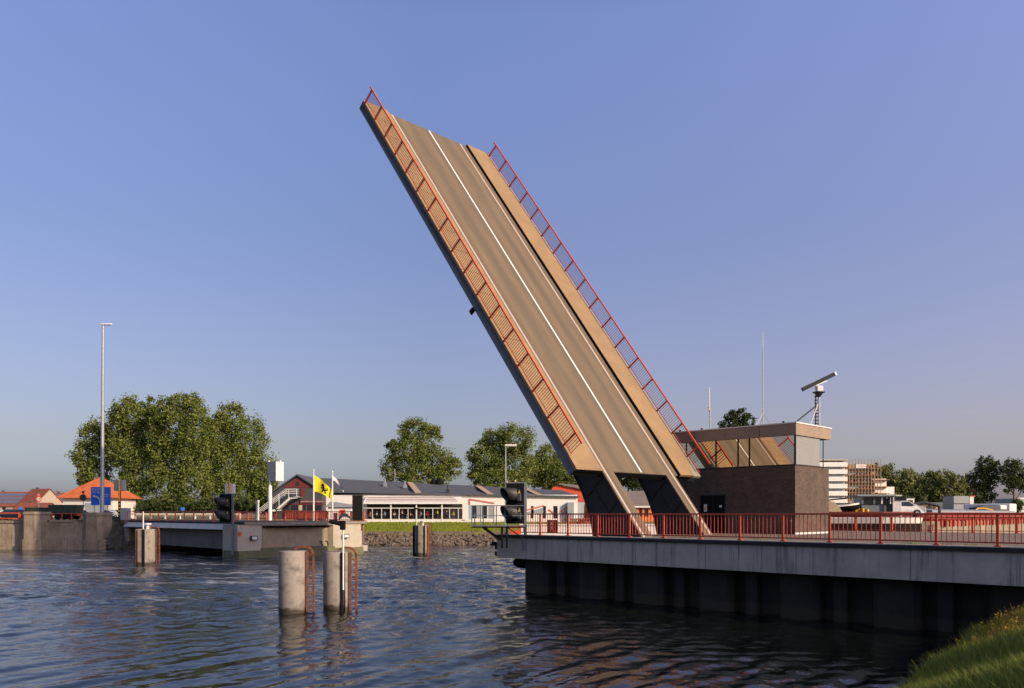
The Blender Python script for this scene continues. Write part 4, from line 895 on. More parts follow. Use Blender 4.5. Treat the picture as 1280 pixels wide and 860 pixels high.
# gable front block (turned to the left-front)
gx0,gx1,gxa=X(341,125.5),X(403,125.5),X(372,125.5); zG=Z(616,125.5); zA=Z(594.5,125.5); gy0=-2.6
gm=(gx0+gx1)/2
b=MB(); b.prism([(gx0,0),(gx1,0),(gx1,Z(614,125.5)),(gxa,zA-.2),(gx0,zG)],gy0,gy0+10,'y'); b.build('gable_wall',m_navy,rest)
b=MB(); zq=Z(609.5,125.5)
b.prism([(X(354,125.5),zq),(X(391,125.5),zq),(gxa,zA-.35)],gy0-.06,gy0,'y'); b.build('gable_boards',m_redb,rest)
b=MB()
for (xa,za_,xb,zb_) in ((gx0-.6,zG-.35,gxa,zA),(gxa,zA,gx1+.6,Z(614,125.5)-.35)):
    b.add([(xa,gy0-.4,za_),(xb,gy0-.4,zb_),(xb,gy0+10,zb_),(xa,gy0+10,za_),(xa,gy0-.4,za_+.22),(xb,gy0-.4,zb_+.22),(xb,gy0+10,zb_+.22),(xa,gy0+10,za_+.22)],[(0,1,2,3),(7,6,5,4),(0,4,5,1),(0,3,7,4),(1,5,6,2)])
b.build('gable_roof',m_slate,rest)
def rbox(name,u0,u1,v0,v1,y0,y1,mat,Y=125.4):
    b=MB(); b.box((X(u0,Y),y0,Z(v1,Y)),(X(u1,Y),y1,Z(v0,Y))); return b.build(name,mat,rest)
rbox('window',369.5,374,602,607.5,gy0-.1,gy0-.07,m_glassD)
dd=rbox('door',376,381,610.5,621,gy0-.08,gy0-.01,m_redb); 
rbox('red_band',358,407,629.8,631,gy0-.12,gy0-.02,m_redb)
sg_=rbox('signboard',375,406,624.5,629.2,gy0-.15,gy0-.03,M('sign_brown',(.13,.04,.04),.6))
b=MB(); random.seed(3)
u=376.5
while u<404: 
    wd=random.uniform(.7,1.5); b.box((X(u,125.4),gy0-.17,Z(627.8,125.4)),(X(u+wd*.75,125.4),gy0-.152,Z(626.0,125.4))); u+=wd+ (0.8 if random.random()<.2 else .25)
b.build('lettering',M('faded_letters',(.35,.28,.27),.6),sg_)
for k in range(5): rbox('window',355+k*10,362+k*10,632,638,gy0-.1,gy0-.02,m_glassD)
rbox('window_panel',373.5,378,631.5,638,gy0-.14,gy0-.11,m_concL)
rbox('lower_wall',356,409,638,648,gy0-.3,gy0-.03,m_redb)
# terrace: glazed front with white posts
ty=-3.0; Yt=Yf+ty
zt_e=Z(628.6,Yt); zt_b=Z(650.5,Yt)
b=MB(); b.add([(X(454,Yt),ty-.25,Z(630,Yt)),(X(573,Yt),ty-.25,Z(630,Yt)),(X(577),0,Z(621.5)),(X(458),0,Z(621.5)),(X(454,Yt),ty-.25,Z(628.6,Yt)),(X(573,Yt),ty-.25,Z(628.6,Yt)),(X(577),0,Z(620.3)),(X(458),0,Z(620.3))],[(0,1,2,3),(7,6,5,4),(0,4,5,1),(1,5,6,2),(0,3,7,4)])
b.build('terrace_roof',m_wallW,rest)
b=MB()
for f in (.25,.5,.78):
    y=ty*(1-f)-.2; z=Z(628.6,Yt)+(Z(620.3)-Z(628.6,Yt))*f+.05; b.bar((X(461),y,z),(X(576-9*f),y,z),.32,.03)
b.build('awning_stripe',M('awning_red',(.50,.28,.22),.7),rest)
b=MB(); b.box((X(455,Yt),ty,0),(X(577,Yt),ty+.12,Z(650.0,Yt))); b.box((X(577,Yt),ty,0),(X(608,Yt),ty+.12,Z(651,Yt))); b.build('terrace_parapet',m_wallW,rest)
for k,u in enumerate((488.5,520.5,552.5,582.5)):
    b=MB(); b.box((X(u-.75,Yt),ty-.05,0),(X(u+.75,Yt),ty+.15,Z(629,Yt))); b.build('terrace_post',m_white,rest)
for u in (465.5,477,499,510,530.5,541,562,573):
    b=MB(); b.box((X(u-.38,Yt),ty,Z(649,Yt)),(X(u+.38,Yt),ty+.08,Z(635,Yt))); b.build('window_post',m_white,rest)
b=MB(); b.box((X(455,Yt),ty-.02,Z(635.6,Yt)),(X(582,Yt),ty+.1,Z(634.6,Yt))); b.box((X(455,Yt),ty-.02,Z(650,Yt)),(X(582,Yt),ty+.1,Z(649,Yt))); b.build('handrail',m_white,rest)
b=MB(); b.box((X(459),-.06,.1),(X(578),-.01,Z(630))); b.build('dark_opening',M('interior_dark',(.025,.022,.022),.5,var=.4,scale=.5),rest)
for (u0,u1,mm) in ((590,596,m_glassD),(597,602,m_grey),(603,609,m_glassD),(611,618,m_grey),(664,667,m_glassD),(679,682.5,m_glassD),(692,697,m_glassD)):
    b=MB(); b.box((X(u0),-.05,Z(648 if u0<650 else 648)),(X(u1),-.0,Z(631.5 if u0<650 else 632.5))); b.build('window',mm,rest)
for (u0,u1) in ((586.5,590),):
    b=MB(); b.box((X(u0),-.07,Z(650)),(X(u1),-.01,Z(631))); b.build('window_panel',M('pale_blue_pane',(.35,.5,.6),.4),rest)
m_rl=M('pink_red_line',(.62,.16,.13),.7)
for (a,c) in (((587,624),(618,629)),((587,624),(587,631)),((656,638),(680,632)),((686,637),(692,641)),((700,640),(717,628))):
    b=MB(); b.bar((X(a[0]),-.08,Z(a[1])),(X(c[0]),-.08,Z(c[1])),.05,.2); b.build('red_trim',m_rl,rest)
for poly in (((656,641),(679,634.5),(679,641)),((700,642),(710,636),(710,642))):
    b=MB(); b.prism([(X(u),Z(v)) for u,v in poly],-.05,-.01,'y'); b.build('grey_panel',m_grey,rest)
b=MB(); b.box((X(585),-.1,Z(652.5)),(xr,-.02,Z(649.5))); b.build('plinth',m_white,rest)
# glass porch at the right end
b=MB(); b.box((X(709),-.9,Z(653)),(X(717),.2,Z(628))); b.build('porch',m_grey,rest)
b=MB(); b.box((X(718),1.5,Z(650)),(X(731),4,Z(628))); b.build('porch_glass',M('pale_glass',(.35,.38,.42),.2),rest)
# stairs outside the gable
st=thing('outdoor_stairs','white steel outdoor staircase with triple handrails against the grey gable','stairs',(X(372,124),Yf-4.2,ZM))
def SX(u): return PX(u,123.8)-X(372,124)
def SZ(v): return PZ(v,123.8)-ZM
for y in (-.5,.55):
    b=MB(); b.bar((SX(337),y,SZ(639)),(SX(350),y,SZ(637)),.1,.3); b.bar((SX(346),y,SZ(638)),(SX(364),y,SZ(622.5)),.1,.3); b.bar((SX(364),y,SZ(622.5)),(SX(373),y,SZ(621.5)),.1,.3); b.build('stringer',m_white,st)
for y in (-.5,.55):
    for d in (0,2.6,5.2):
        b=MB(); b.bar((SX(324),y,SZ(640+d*0-3+d*.8)),(SX(358),y,SZ(611.5+d)),.07); b.bar((SX(358),y,SZ(611.5+d)),(SX(372),y,SZ(611.3+d)),.07); b.build('handrail',m_white,st)
for k in range(10):
    b=MB(); f=k/9; u=347+17*f; v=637.5-15*f; b.box((SX(u)-.15,-.5,SZ(v)),(SX(u)+.2,.55,SZ(v)+.05)); b.build('tread',m_galv,st)
for u,v,vt in ((338,640,628),(350,636,618),(362,624,611.5),(372,622,611.5)):
    b=MB(); b.bar((SX(u),-.5,SZ(v)),(SX(u),-.5,SZ(vt)),.08); b.build('baluster',m_white,st)
b=MB(); b.box((SX(364),-.55,SZ(622)),(SX(375),1.6,SZ(621))); b.build('landing',m_galv,st)
# diners on the terrace
def make_person(shirt,seated=True):
    me=bpy.data.meshes.new('person'); 
    V=[(0,0,.50),(0,0,.72),(0,0,1.0),(0,0,1.12),(0,0,1.22),(0,0,1.32),(-.17,0,1.02),(-.24,.02,.80),(-.18,.22,.72),(.17,0,1.02),(.24,.02,.80),(.18,.22,.72),(-.1,.1,.5),(-.11,.42,.5),(-.11,.45,.08),(-.11,.56,.04),(.1,.1,.5),(.11,.42,.5),(.11,.45,.08),(.11,.56,.04)]
    Rr=[.15,.15,.16,.06,.095,.085,.07,.05,.04,.07,.05,.04,.1,.075,.05,.04,.1,.075,.05,.04]
    Ed=[(0,1),(1,2),(2,3),(3,4),(4,5),(2,6),(6,7),(7,8),(2,9),(9,10),(10,11),(0,12),(12,13),(13,14),(14,15),(0,16),(16,17),(17,18),(18,19)]
    me.from_pydata(V,Ed,[]); o=bpy.data.objects.new('person',me); COL.objects.link(o)
    md=o.modifiers.new('Skin','SKIN'); 
    for i,sv in enumerate(me.skin_vertices[0].data if me.skin_vertices else []): sv.radius=(Rr[i],Rr[i])
    return o
def add_skin(o,R):
    bpy.context.view_layer.objects.active=o
def person(label,loc,rz,shirt,trousers=(.05,.05,.08),skin=(.5,.3,.2),hair=(.08,.05,.03),standing=False):
    # one continuous lathed body: built from stacked elliptical rings, limbs as tapered tubes merged in the same mesh
    t=thing('person',label,'person',loc,rz,'guests on the restaurant terrace')
    b=MB(); n=12
    def ring(prof,mi):
        vs=[];fs=[]
        for (x,y,z,rx,ry) in prof:
            for i in range(n): a=2*math.pi*i/n; vs.append((x+rx*math.cos(a),y+ry*math.sin(a),z))
        for j in range(len(prof)-1):
            for i in range(n): fs.append((j*n+i,j*n+(i+1)%n,(j+1)*n+(i+1)%n,(j+1)*n+i))
        b.cur=mi; b.add(vs,fs,True)
    h0=.85 if standing else .45
    ring([(0,0,h0-.08,.14,.10),(0,0,h0,.17,.12),(0,0,h0+.15,.15,.105),(0,0,h0+.38,.19,.115),(0,0,h0+.5,.18,.10),(0,0,h0+.56,.09,.07),(0,0,h0+.58,.055,.055)],0)
    ring([(0,0,h0+.57,.055,.055),(0,0,h0+.63,.055,.06),(0,.02,h0+.67,.075,.09),(0,.015,h0+.76,.085,.10),(0,0,h0+.84,.07,.085),(0,0,h0+.88,.01,.01)],2)
    for s in (-1,1):
        b.cur=0; b.cyl((s*.19,0,h0+.47),(s*.25,.03,h0+.2),.055,.045,n=8); b.cur=2; b.cyl((s*.25,.03,h0+.2),(s*.16,.26,h0+.2),.042,.032,n=8); b.cyl((s*.16,.26,h0+.2),(s*.13,.36,h0+.21),.035,.02,n=6)
        b.cur=1
        if standing: b.cyl((s*.09,0,h0),(s*.1,0,.45),.09,.065,n=8); b.cyl((s*.1,0,.45),(s*.1,0,.05),.062,.045,n=8); b.cyl((s*.1,-.03,.04),(s*.1,.17,.03),.045,.035,n=8)
        else: b.cyl((s*.09,0,h0),(s*.12,.42,h0+.02),.09,.065,n=8); b.cyl((s*.12,.42,h0+.02),(s*.12,.44,.06),.062,.045,n=8); b.cyl((s*.12,.40,.04),(s*.12,.6,.03),.045,.035,n=8)
    b.build('body',[M('shirt',shirt,.8),M('trousers',trousers,.8),M('skin',skin,.6)],t)
    b=MB(); b.lathe([(.09,h0+.70),(.10,h0+.78),(.085,h0+.86),(.01,h0+.91)],12); b.v[:]=[(x*.95,y-.02,z) for x,y,z in b.v]; b.build('hair',M('hair',hair,.7),t)
floor_z=ZM+.55
b=MB(); b.box((X(456),ty+.2,.0),(X(582),-.05,.55)); b.build('terrace_floor',m_tanp,rest)
ppl=[(463,'orange','orange shirt seated at the left end of the glazed terrace',(.7,.2,.05)),(471,'white','white shirt seated second from the left on the terrace',(.7,.7,.68)),
(481,'light blue','light blue top seated beside the first wide white post',(.2,.45,.65)),(493,'cream','cream shirt seated right of the first wide white post',(.7,.6,.42)),
(503,'pale pink','pink shirt seated in the second bay of the terrace',(.7,.4,.38)),(513,'tan','tan jacket leaning at a table in the second bay',(.5,.33,.2)),
(526,'grey','grey shirt seated just right of the second wide post',(.3,.3,.32)),(534.5,'red','bright red top seated in the third bay of the terrace',(.65,.04,.05)),
(547,'yellow','yellow shirt seated at the right of the third bay',(.75,.6,.1)),(558,'black','black jacket seated in the rightmost glazed bay',(.02,.02,.025)),(567,'lemon','lemon yellow dress in the rightmost glazed bay',(.8,.68,.15))]
for i,(u,c,lab,col) in enumerate(ppl):
    person('guest in '+lab,(PX(u,126.6),126.5+.3*(i%2),floor_z),math.radians([90,-90,150,200][i%4]),col,standing=(i in(4,8)))
for i,u in enumerate((467,476,498,508,530.5,541,562.5)):
    t=thing('bistro_table','small pale terrace table number among the guests' if 0 else ['pale round terrace table between the orange and white shirted guests','pale round terrace table beside the light blue guest','pale round terrace table right of the cream shirted guest','pale round terrace table left of the tan jacket guest','pale round terrace table beside the red topped guest','pale round terrace table left of the yellow shirted guest','pale round terrace table between the black jacket and lemon guests'][i],'table',(PX(u,126.6),126.6,floor_z),0,'terrace tables')
    b=MB(); b.cyl((0,0,.70),(0,0,.74),.42,n=18); b.build('tabletop',m_concL,t)
    b=MB(); b.cyl((0,0,0),(0,0,.7),.04,n=8); b.cyl((0,0,0),(0,0,.03),.25,n=12); b.build('leg',m_galv,t)
# flags
def flag(label,u,vb,vt,Y,mat,fu,fv,fw,fh,droop,emb=None,group='flags in front of the restaurant'):
    t=thing('flagpole',label,'flag',(PX(u,Y),Y,PZ(vb,Y)),0,group)
    H=PZ(vt,Y)-PZ(vb,Y); b=MB(); b.cyl((0,0,0),(0,0,H),.12,.07,n=12); b.lathe([(.1,H),(.12,H+.08),(.02,H+.16)],10); b.build('pole',m_white,t)
    s=Y/F; nx,nz=18,12
    def pos(a,c):   # a along, c down
        x=.08+(fw*a)*s*(1-.12*a); z=PZ(fv,Y)-PZ(vb,Y)-c*fh*s*(1-.35*a)-droop*s*(a**1.25)
        return (x,.35*math.sin(a*7+c*1.6)*a+.05,z)
    b=MB()
    for j in range(nz+1):
        for i in range(nx+1): b.v.append(pos(i/nx,j/nz))
    for j in range(nz):
        for i in range(nx): k=j*(nx+1)+i; b.f.append([k,k+1,k+nx+2,k+nx+1]); b.mi.append(0); b.sm.append(True)
    fl_=b.build('flag_cloth',mat,t)
    if emb:
        b=MB()
        for poly in emb:
            # triangulate as fan in (a,c), pushed 3 cm in front
            b.add([(x,y-.03,z) for x,y,z in (pos(a,c) for a,c in poly)],[tuple(range(len(poly)))])
        b.build('emblem',m_black,fl_)
    return t
lion=[((.42,.25),(.50,.18),(.58,.24),(.56,.34),(.64,.40),(.68,.55),(.62,.68),(.52,.66),(.47,.5),(.44,.38)),((.40,.34),(.45,.32),(.47,.42),(.38,.44)),((.38,.52),(.48,.50),(.48,.57),(.37,.60)),
      ((.46,.62),(.54,.62),(.50,.80),(.42,.84)),((.58,.64),(.66,.62),(.68,.80),(.60,.84)),((.66,.50),(.74,.40),(.72,.25),(.77,.24),(.79,.42),(.70,.56))]
flag('white flagpole with a yellow flag bearing a black lion, before the grey gable',392,652,588,97,M('flag_yellow',(.85,.72,.02),.7,var=.05),392,594.5,24,20,17,lion)
flag('white flagpole with a small drooping white flag, right of the yellow one',415.5,652,590,97,M('flag_white',(.8,.78,.75),.7,var=.05),416,595,14,5,17)
# red/white market booth behind railing
t=thing('kiosk','small white kiosk with red framed window between the flags and the black board','kiosk',(PX(427,112),112,PZ(653,112)))
s=112/F
b=MB(); b.box((-17*s,0,0),(12*s,3,19*s)); b.build('wall',m_wallW,t)
b=MB(); b.prism([(-20*s,19*s),(15*s,19*s),(12*s,22*s),(-14*s,26*s)],-.3,3.2,'y'); b.build('roof',m_grey,t)
b=MB(); b.box((-2*s,-.05,8*s),(5*s,-.0,16*s)); w_=b.build('window_frame',m_red,t)
b=MB(); b.box((-.5*s,-.08,9.5*s),(3.5*s,-.05,14.5*s)); b.build('pane',m_redb,w_)
b=MB(); b.box((-11*s,-.05,2*s),(-5*s,0,12*s)); b.build('door',m_glassD,t)
# shrubs & terrace furniture behind the railing (left of flags)
# ------------------------------------------------------------------ orange house, brown roof, behind the restaurant's right end
t=thing('barn','big orange red building with shallow brown roof behind the bridge girders','building',(PX(760,150),150,ZM))
x0,x1=PX(690,150)-PX(760,150),PX(823,150)-PX(760,150)
zz=lambda v: PZ(v,150)-ZM
m_org=M('orange_render',(.60,.085,.035),.8,var=.1)
b=MB(); b.prism([(x0,0),(x1,0),(x1,zz(633)),(x0+ (PX(697,150)-PX(690,150)),zz(606)),(x0,zz(610))],0,1,'y'); b.build('gable_wall',m_org,t)
b=MB(); b.box((x0+1,1,0),(x1,22,zz(634))); b.build('wall',m_org,t)
b=MB(); xa=PX(698,150)-PX(760,150)
b.add([(xa,-.5,zz(605.5)),(x1+1,-.5,zz(633)),(x1+1+6,24,zz(633)),(xa+12,24,zz(605.5)),(xa,-.5,zz(604.3)),(x1+1,-.5,zz(631.8)),(x1+7,24,zz(631.8)),(xa+12,24,zz(604.3))],[(0,1,2,3),(7,6,5,4),(0,4,5,1),(1,5,6,2),(0,3,7,4),(2,6,7,3)]); b.build('roof',M('brown_roof',(.20,.16,.13),.85,var=.12,scale=.4),t)
for (u0,u1) in ((718,731),):
    b=MB(); b.box((PX(u0,150)-PX(760,150),-.05,zz(645)),(PX(u1,150)-PX(760,150),0,zz(628))); b.build('door',m_grey,t)
t=thing('house','low orange walled house with brown roof and white gutter, seen between the bridge girders','house',(PX(800,140),140,ZM))
zz=lambda v: PZ(v,140)-ZM; q=lambda u: PX(u,140)-PX(800,140)
b=MB(); b.box((q(775),0,0),(q(838),9,zz(633))); b.build('wall',M('bright_orange_wall',(.68,.20,.05),.8,var=.06),t)
b=MB(); b.add([(q(771),-.4,zz(633)),(q(842),-.4,zz(633)),(q(835),9,zz(613)),(q(760),9,zz(613)),(q(771),-.4,zz(632)),(q(842),-.4,zz(632)),(q(835),9,zz(612)),(q(760),9,zz(612))],[(0,1,2,3),(7,6,5,4),(0,4,5,1),(1,5,6,2),(0,3,7,4),(2,6,7,3)]); b.build('roof',M('brown_roof_tiles',(.22,.17,.14),.85,var=.15,scale=.5),t)
b=MB(); b.box((q(771),-.55,zz(634.5)),(q(842),-.4,zz(632.6))); b.build('gutter',m_white,t)
for (u0,u1,m_) in ((799,803,m_redb),(805.5,811,m_redD)):
    b=MB(); b.box((q(u0),-.05,zz(646)),(q(u1),0,zz(635))); f_=b.build('window',m_,t)
    b=MB(); b.box((q(u0)+.12,-.08,zz(644.5)),(q(u1)-.12,-.05,zz(636))); b.build('pane',m_glassD,f_)
# white quay terrace with picnic furniture
t=thing('white_terrace','sunlit white masonry terrace wall seen through the pier railing','terrace',(PX(703,90),90,0))
q=lambda u: PX(u,90)-PX(703,90)
b=MB(); b.box((q(650),0,-1),(q(835),14,3.05)); b.build('wall',m_wallW,t)
b=MB(); b.box((q(650),-.1,3.05),(q(835),.35,3.22)); b.build('coping',m_white,t)
zt_=3.05
for i,(u,Y,lab) in enumerate(((712,93,'wooden picnic table on the white terrace, left one'),(722,95,'wooden picnic table on the white terrace, middle one'),(731,93,'wooden picnic table on the white terrace, right one beside the girder'))):
    t=thing('picnic_table',lab,'picnic table',(PX(u,Y),Y,zt_),math.radians(20*i),'picnic tables on the white terrace'); m_wd=M('grey_wood',(.2,.14,.09),.8)
    b=MB(); b.box((-.9,-.38,.72),(.9,.38,.77)); b.build('tabletop',m_wd,t)
    for y in (-.75,.75): b=MB(); b.box((-.9,y-.14,.42),(.9,y+.14,.46)); b.build('bench',m_wd,t)
    for x in (-.6,.6): b=MB(); b.bar((x,-.7,0),(x,.2,.72),.08); b.bar((x,.7,0),(x,-.2,.72),.08); b.build('leg',m_wd,t)
def planter(u,Y,label,cols,z=zt_):
    t=thing('flower_planter',label,'planter',(PX(u,Y),Y,z),0,'flower planters')
    b=MB(); b.bbox((-.6,-.2,0),(.6,.2,.4),.03); b.build('box',m_rust,t)
    v=[];f=[];mi=[]
    b=MB()
    for k in range(90):
        p=Vector((random.uniform(-.6,.6),random.uniform(-.25,.25),.42+random.random()*.35)); r=.05
        a=Vector((random.gauss(0,1),random.gauss(0,1),random.gauss(0,1))).normalized(); c=a.orthogonal().normalized()*r; d=a.cross(c); b.cur=0 if k%2 else 1; b.quad(p-c-d,p+c-d,p+c+d,p-c+d)
    b.build('flowers',[m_leafA,M('petals',cols,.7)],t)
planter(718,91,'planter of green leaves and pale flowers on the white terrace wall',(.6,.4,.3)); planter(727,91,'planter of red flowers on the white terrace wall',(.6,.03,.06)); planter(734,90.8,'planter of deep pink flowers by the girder on the white terrace',(.5,.02,.15))
Yv=60
t=thing('vending_box','dark red box cabinet with two white framed displays behind the pier railing','cabinet',(PX(690.5,Yv),Yv,zd)); s=Yv/F
b=MB(); b.bbox((-6.5*s,0,0),(7*s,.7,16*s),.03); b.build('housing',M('maroon_paint',(.10,.02,.02),.5),t)
b=MB(); b.box((-3.2*s,-.03,2.5*s),(1.8*s,-.002,14.5*s)); f_=b.build('display_frame',m_red,t)
for z in (4.5,9.5):
    b=MB(); b.box((-1.8*s,-.06,z*s),(.6*s,-.031,(z+3.5)*s)); pz_=b.build('display',m_white,f_)

# ------------------------------------------------------------------ scaffolded apartment building, barges on the right
Ys=230
t=thing('apartment_block','pale apartment block with white balconies right behind the brick control house','building',(PX(1040,Ys),Ys,ZM))
q=lambda u: PX(u,Ys)-PX(1040,Ys); zz=lambda v: PZ(v,Ys)-ZM
b=MB(); b.box((q(1000),0,0),(q(1056),14,zz(577))); b.build('wall',m_grey,t)
for k in range(7):
    b=MB(); v0=578+k*9; b.box((q(1000),-1.2,zz(v0+5.6)),(q(1056)+.3,-.2,zz(v0))); b.build('balcony',m_wallW,t)
b=MB(); b.box((q(1000),-1.3,zz(576)),(q(1056)+.4,14,zz(574.4))); b.build('roof',m_concL,t)
Ys=236
t=thing('apartment_block','brick apartment block wrapped in tan scaffolding with a white banner','building',(PX(1078,Ys),Ys,ZM))
q=lambda u: PX(u,Ys)-PX(1078,Ys); zz=lambda v: PZ(v,Ys)-ZM
m_tb=M('tan_brick',(.42,.30,.18),.85,var=.15,scale=.5); m_scaf=M('scaffold_boards',(.30,.12,.06),.7,var=.3,scale=.4)
b=MB(); b.box((q(1056.5),0,0),(q(1094),14,zz(580))); b.build('wall',m_tb,t)
b=MB(); b.box((q(1094),2,0),(q(1112),14,zz(598))); b.build('wall',m_wallW,t)
b=MB(); b.box((q(1112),3,0),(q(1124),14,zz(608))); b.build('wall',m_wallW,t)
for k in range(8):
    b=MB(); v=586+k*8.6; b.box((q(1055),-1.6,zz(v)),(q(1098),-.3,zz(v)+.18)); b.box((q(1055),-1.65,zz(v)+1.0),(q(1098),-1.6,zz(v)+1.08)); 
    for j in range(10): 
        if random.random()<.55: u=1057+j*4; b.box((q(u),-1.3,zz(v)+.18),(q(u+random.uniform(1,2.6)),-.5,zz(v)+random.uniform(.5,1.3)))
    b.build('scaffold_deck',m_scaf,t)
for k in range(12):
    b=MB(); u=1055+k*3.9; b.bar((q(u),-1.6,0),(q(u),-1.6,zz(574)),.14); b.build('scaffold_pole',M('scaffold_tube',(.32,.25,.18),.6) if k==0 else bpy.data.materials['scaffold_tube'],t)
for k in range(5):
    b=MB(); v=590+k*8.6; b.box((q(1060),-.05,zz(v+4)),(q(1090),0,zz(v))); b.build('window_band',m_glassD if k%2 else m_grey,t)
for k in range(4):
    b=MB(); v=600+k*8.6; b.box((q(1094),.8,zz(v)),(q(1114),2,zz(v)+.2)); b.build('scaffold_deck',m_scaf,t)
b=MB(); b.box((q(1067),-1.75,zz(585.5)),(q(1079.5),-1.68,zz(581))); bn=b.build('banner',m_white,t)
b=MB()
for k in range(7): b.box((q(1069+k*1.4),-1.78,zz(583.8)),(q(1069.9+k*1.4),-1.752,zz(582.6)))
b.build('lettering',m_red,bn)
# barges
def hull(t,name,L,Wd,z0,z1,mat,bowl=0.12,bevel=.5):
    n=24; prof=[]
    for i in range(n+1):
        f=i/n; w=Wd/2*min(1,(min(f,1-f)/bowl+.02)**.55) if min(f,1-f)<bowl else Wd/2; prof.append((L*(f-.5),w))
    ring=[(x,-w) for x,w in prof]+[(x,w) for x,w in reversed(prof)]
    b=MB(); m=len(ring); vs=[(x*.985,y*.93,z0) for x,y in ring]+[(x,y,z0+.5) for x,y in ring]+[(x,y,z1) for x,y in ring]+[(x*.995,y*.95,z1) for x,y in ring]+[(x*.995,y*.95,z1-.35) for x,y in ring]
    fs=[]
    for k in range(4):
        for i in range(m): fs.append((k*m+i,k*m+(i+1)%m,(k+1)*m+(i+1)%m,(k+1)*m+i))
    fs.append(tuple(range(4*m,5*m))); b.add(vs,fs); return b.build(name,mat,t)
m_hullr=M('barge_red',(.27,.03,.018),.6,var=.2,scale=.5,streak=.3,streak_col=(.2,.04,.03))
zt1=EYE-.15; BR=math.radians(-12)
bg1=thing('workboat','near work vessel with black hull, white bulwark band and cluttered deck','boat',(29.2,77.9,0),BR)
hull(bg1,'hull',19,6,-.5,zt1-.75,m_black,bowl=.2)
hull(bg1,'bulwark',19.2,6.1,zt1-.72,zt1-.15,m_white,bowl=.2)
hull(bg1,'deck_rim',19,6,zt1-.14,zt1+.05,m_redb,bowl=.2)
def deckp(u,dy=0.0,dz=0.0):      # a place on that deck below photo column u
    Y=75.6; return Vector((PX(u,Y),Y+dy,zt1+dz))
# wheelhouse + gear placed by photo column
def onb(u): return (PX(u,75.6)-29.2)/.978+.4
def bz(v): return PZ(v,75.3)
xw0,xw1=onb(1074),onb(1108)
b=MB(); b.bbox((xw0,-2.0,zt1-.1),(xw1,2.0,bz(630)),.05); b.build('cabin',m_steel,bg1)
b=MB(); b.box((xw0+.1,-2.1,bz(630)),(xw1-.1,1.9,bz(620.5))); wh=b.build('wheelhouse_windows',m_glassD,bg1)
b=MB(); b.box((xw0-.4,-2.5,bz(620.5)),(xw1+.3,2.3,bz(618.3))); b.build('wheelhouse_roof',m_grey,bg1)
for f in (0,.42,.7,.88,1): b=MB(); x=xw0+.1+(xw1-xw0-.2)*f; b.box((x-.07,-2.16,bz(630)),(x+.07,-2.08,bz(620.5))); b.build('window_post',m_white if f>.6 else m_steel,bg1)
b=MB(); b.box((xw1+.1,-2.2,zt1-.1),(onb(1119),1.8,bz(626))); b.box((xw1+.1,-2.25,bz(626)),(onb(1119),1.9,bz(619))); b.build('white_cabin',m_white,bg1)
b=MB(); b.box((xw1+.3,-2.3,bz(625.5)),(xw1+.95,-2.26,bz(620.5))); b.box((xw1+1.25,-2.3,bz(625.5)),(onb(1118),-2.26,bz(620.5))); b.build('cabin_window',m_glassD,bg1)
b=MB(); b.box((onb(1102),-2.25,zt1-.05),(onb(1106),-2.2,bz(623))); b.build('cabin_door',m_black,bg1)
# dinghy on stern
t=thing('dinghy','small white and black dinghy with outboard resting on the near work vessel','dinghy',deckp(1052,0,+.25),BR)
b=MB(); n=14
for i in range(n+1):
    f=i/n; w=.75*(1-abs(2*f-1)**3)+.03; x=-1.35+2.9*f; sh=.28*f*f
    for (yy,z) in ((-w,.62+sh),(-w*.7,.18+sh*.8),(0,.02+sh),(w*.7,.18+sh*.8),(w,.62+sh)): b.v.append((x,yy,z))
for i in range(n):
    for k in range(4): a=i*5+k; b.f.append([a,a+1,a+6,a+5]); b.mi.append(1 if k in(0,3) and True else 0); b.sm.append(True)
b.build('hull',[m_black,m_black],t)
b=MB()
for s_ in (-1,1):
    for i in range(n):
        f=i/n; g=(i+1)/n; 
        b.bar((-1.35+2.9*f,s_*(.77*(1-abs(2*f-1)**3)+.03),.62+.28*f*f),(-1.35+2.9*g,s_*(.77*(1-abs(2*g-1)**3)+.03),.62+.28*g*g),.10,.16)
b.build('gunwale',m_white,t)
b=MB(); b.cyl((-1.3,0,.8),(-1.35,0,1.25),.22,.27,n=12); b.bar((-1.3,0,.2),(-1.3,0,.9),.12); b.build('outboard_motor',m_black,t)
t=thing('deck_winch','yellow and black anchor winch on the work vessel left of the grey wheelhouse','winch',deckp(1072,0,+.1),BR)
b=MB(); b.cyl((-.9,-.35,.55),(-.9,.35,.55),.5,n=18); b.build('drum',m_black,t)
b=MB(); b.bbox((-.3,-.4,.15),(.7,.4,.55),.04); b.bar((-.4,0,.5),(.8,0,1.05),.22); b.build('frame',m_yellow,t)
b=MB(); b.cyl((.35,-.45,.0),(.35,-.45,.55),.16,n=12); b.cyl((.75,-.45,.0),(.75,-.45,.5),.15,n=12); b.build('drum_can',m_yellow,t)
t=thing('tarpaulin_heap','sand coloured tarpaulin hood at the left end of the work vessel beside the brick wall','tarpaulin',deckp(1040,0,+.1),BR)
b=MB(); b.prism([(-.9,0),(.9,0),(.6,.55),(.1,1.15),(-.6,1.35),(-.95,1.1)],-.8,.8,'y'); b.build('cover',M('tarp',(.50,.38,.25),.8),t)
b=MB(); b.cyl((-.9,-.8,1.3),(1.2,-.8,1.5),.06,n=8); b.build('hoop',m_black,t)
car('white covered car on the work vessel deck right of the wheelhouse',deckp(1131,0,-.05),BR,(.7,.68,.65),3.3,group='cars on barges')
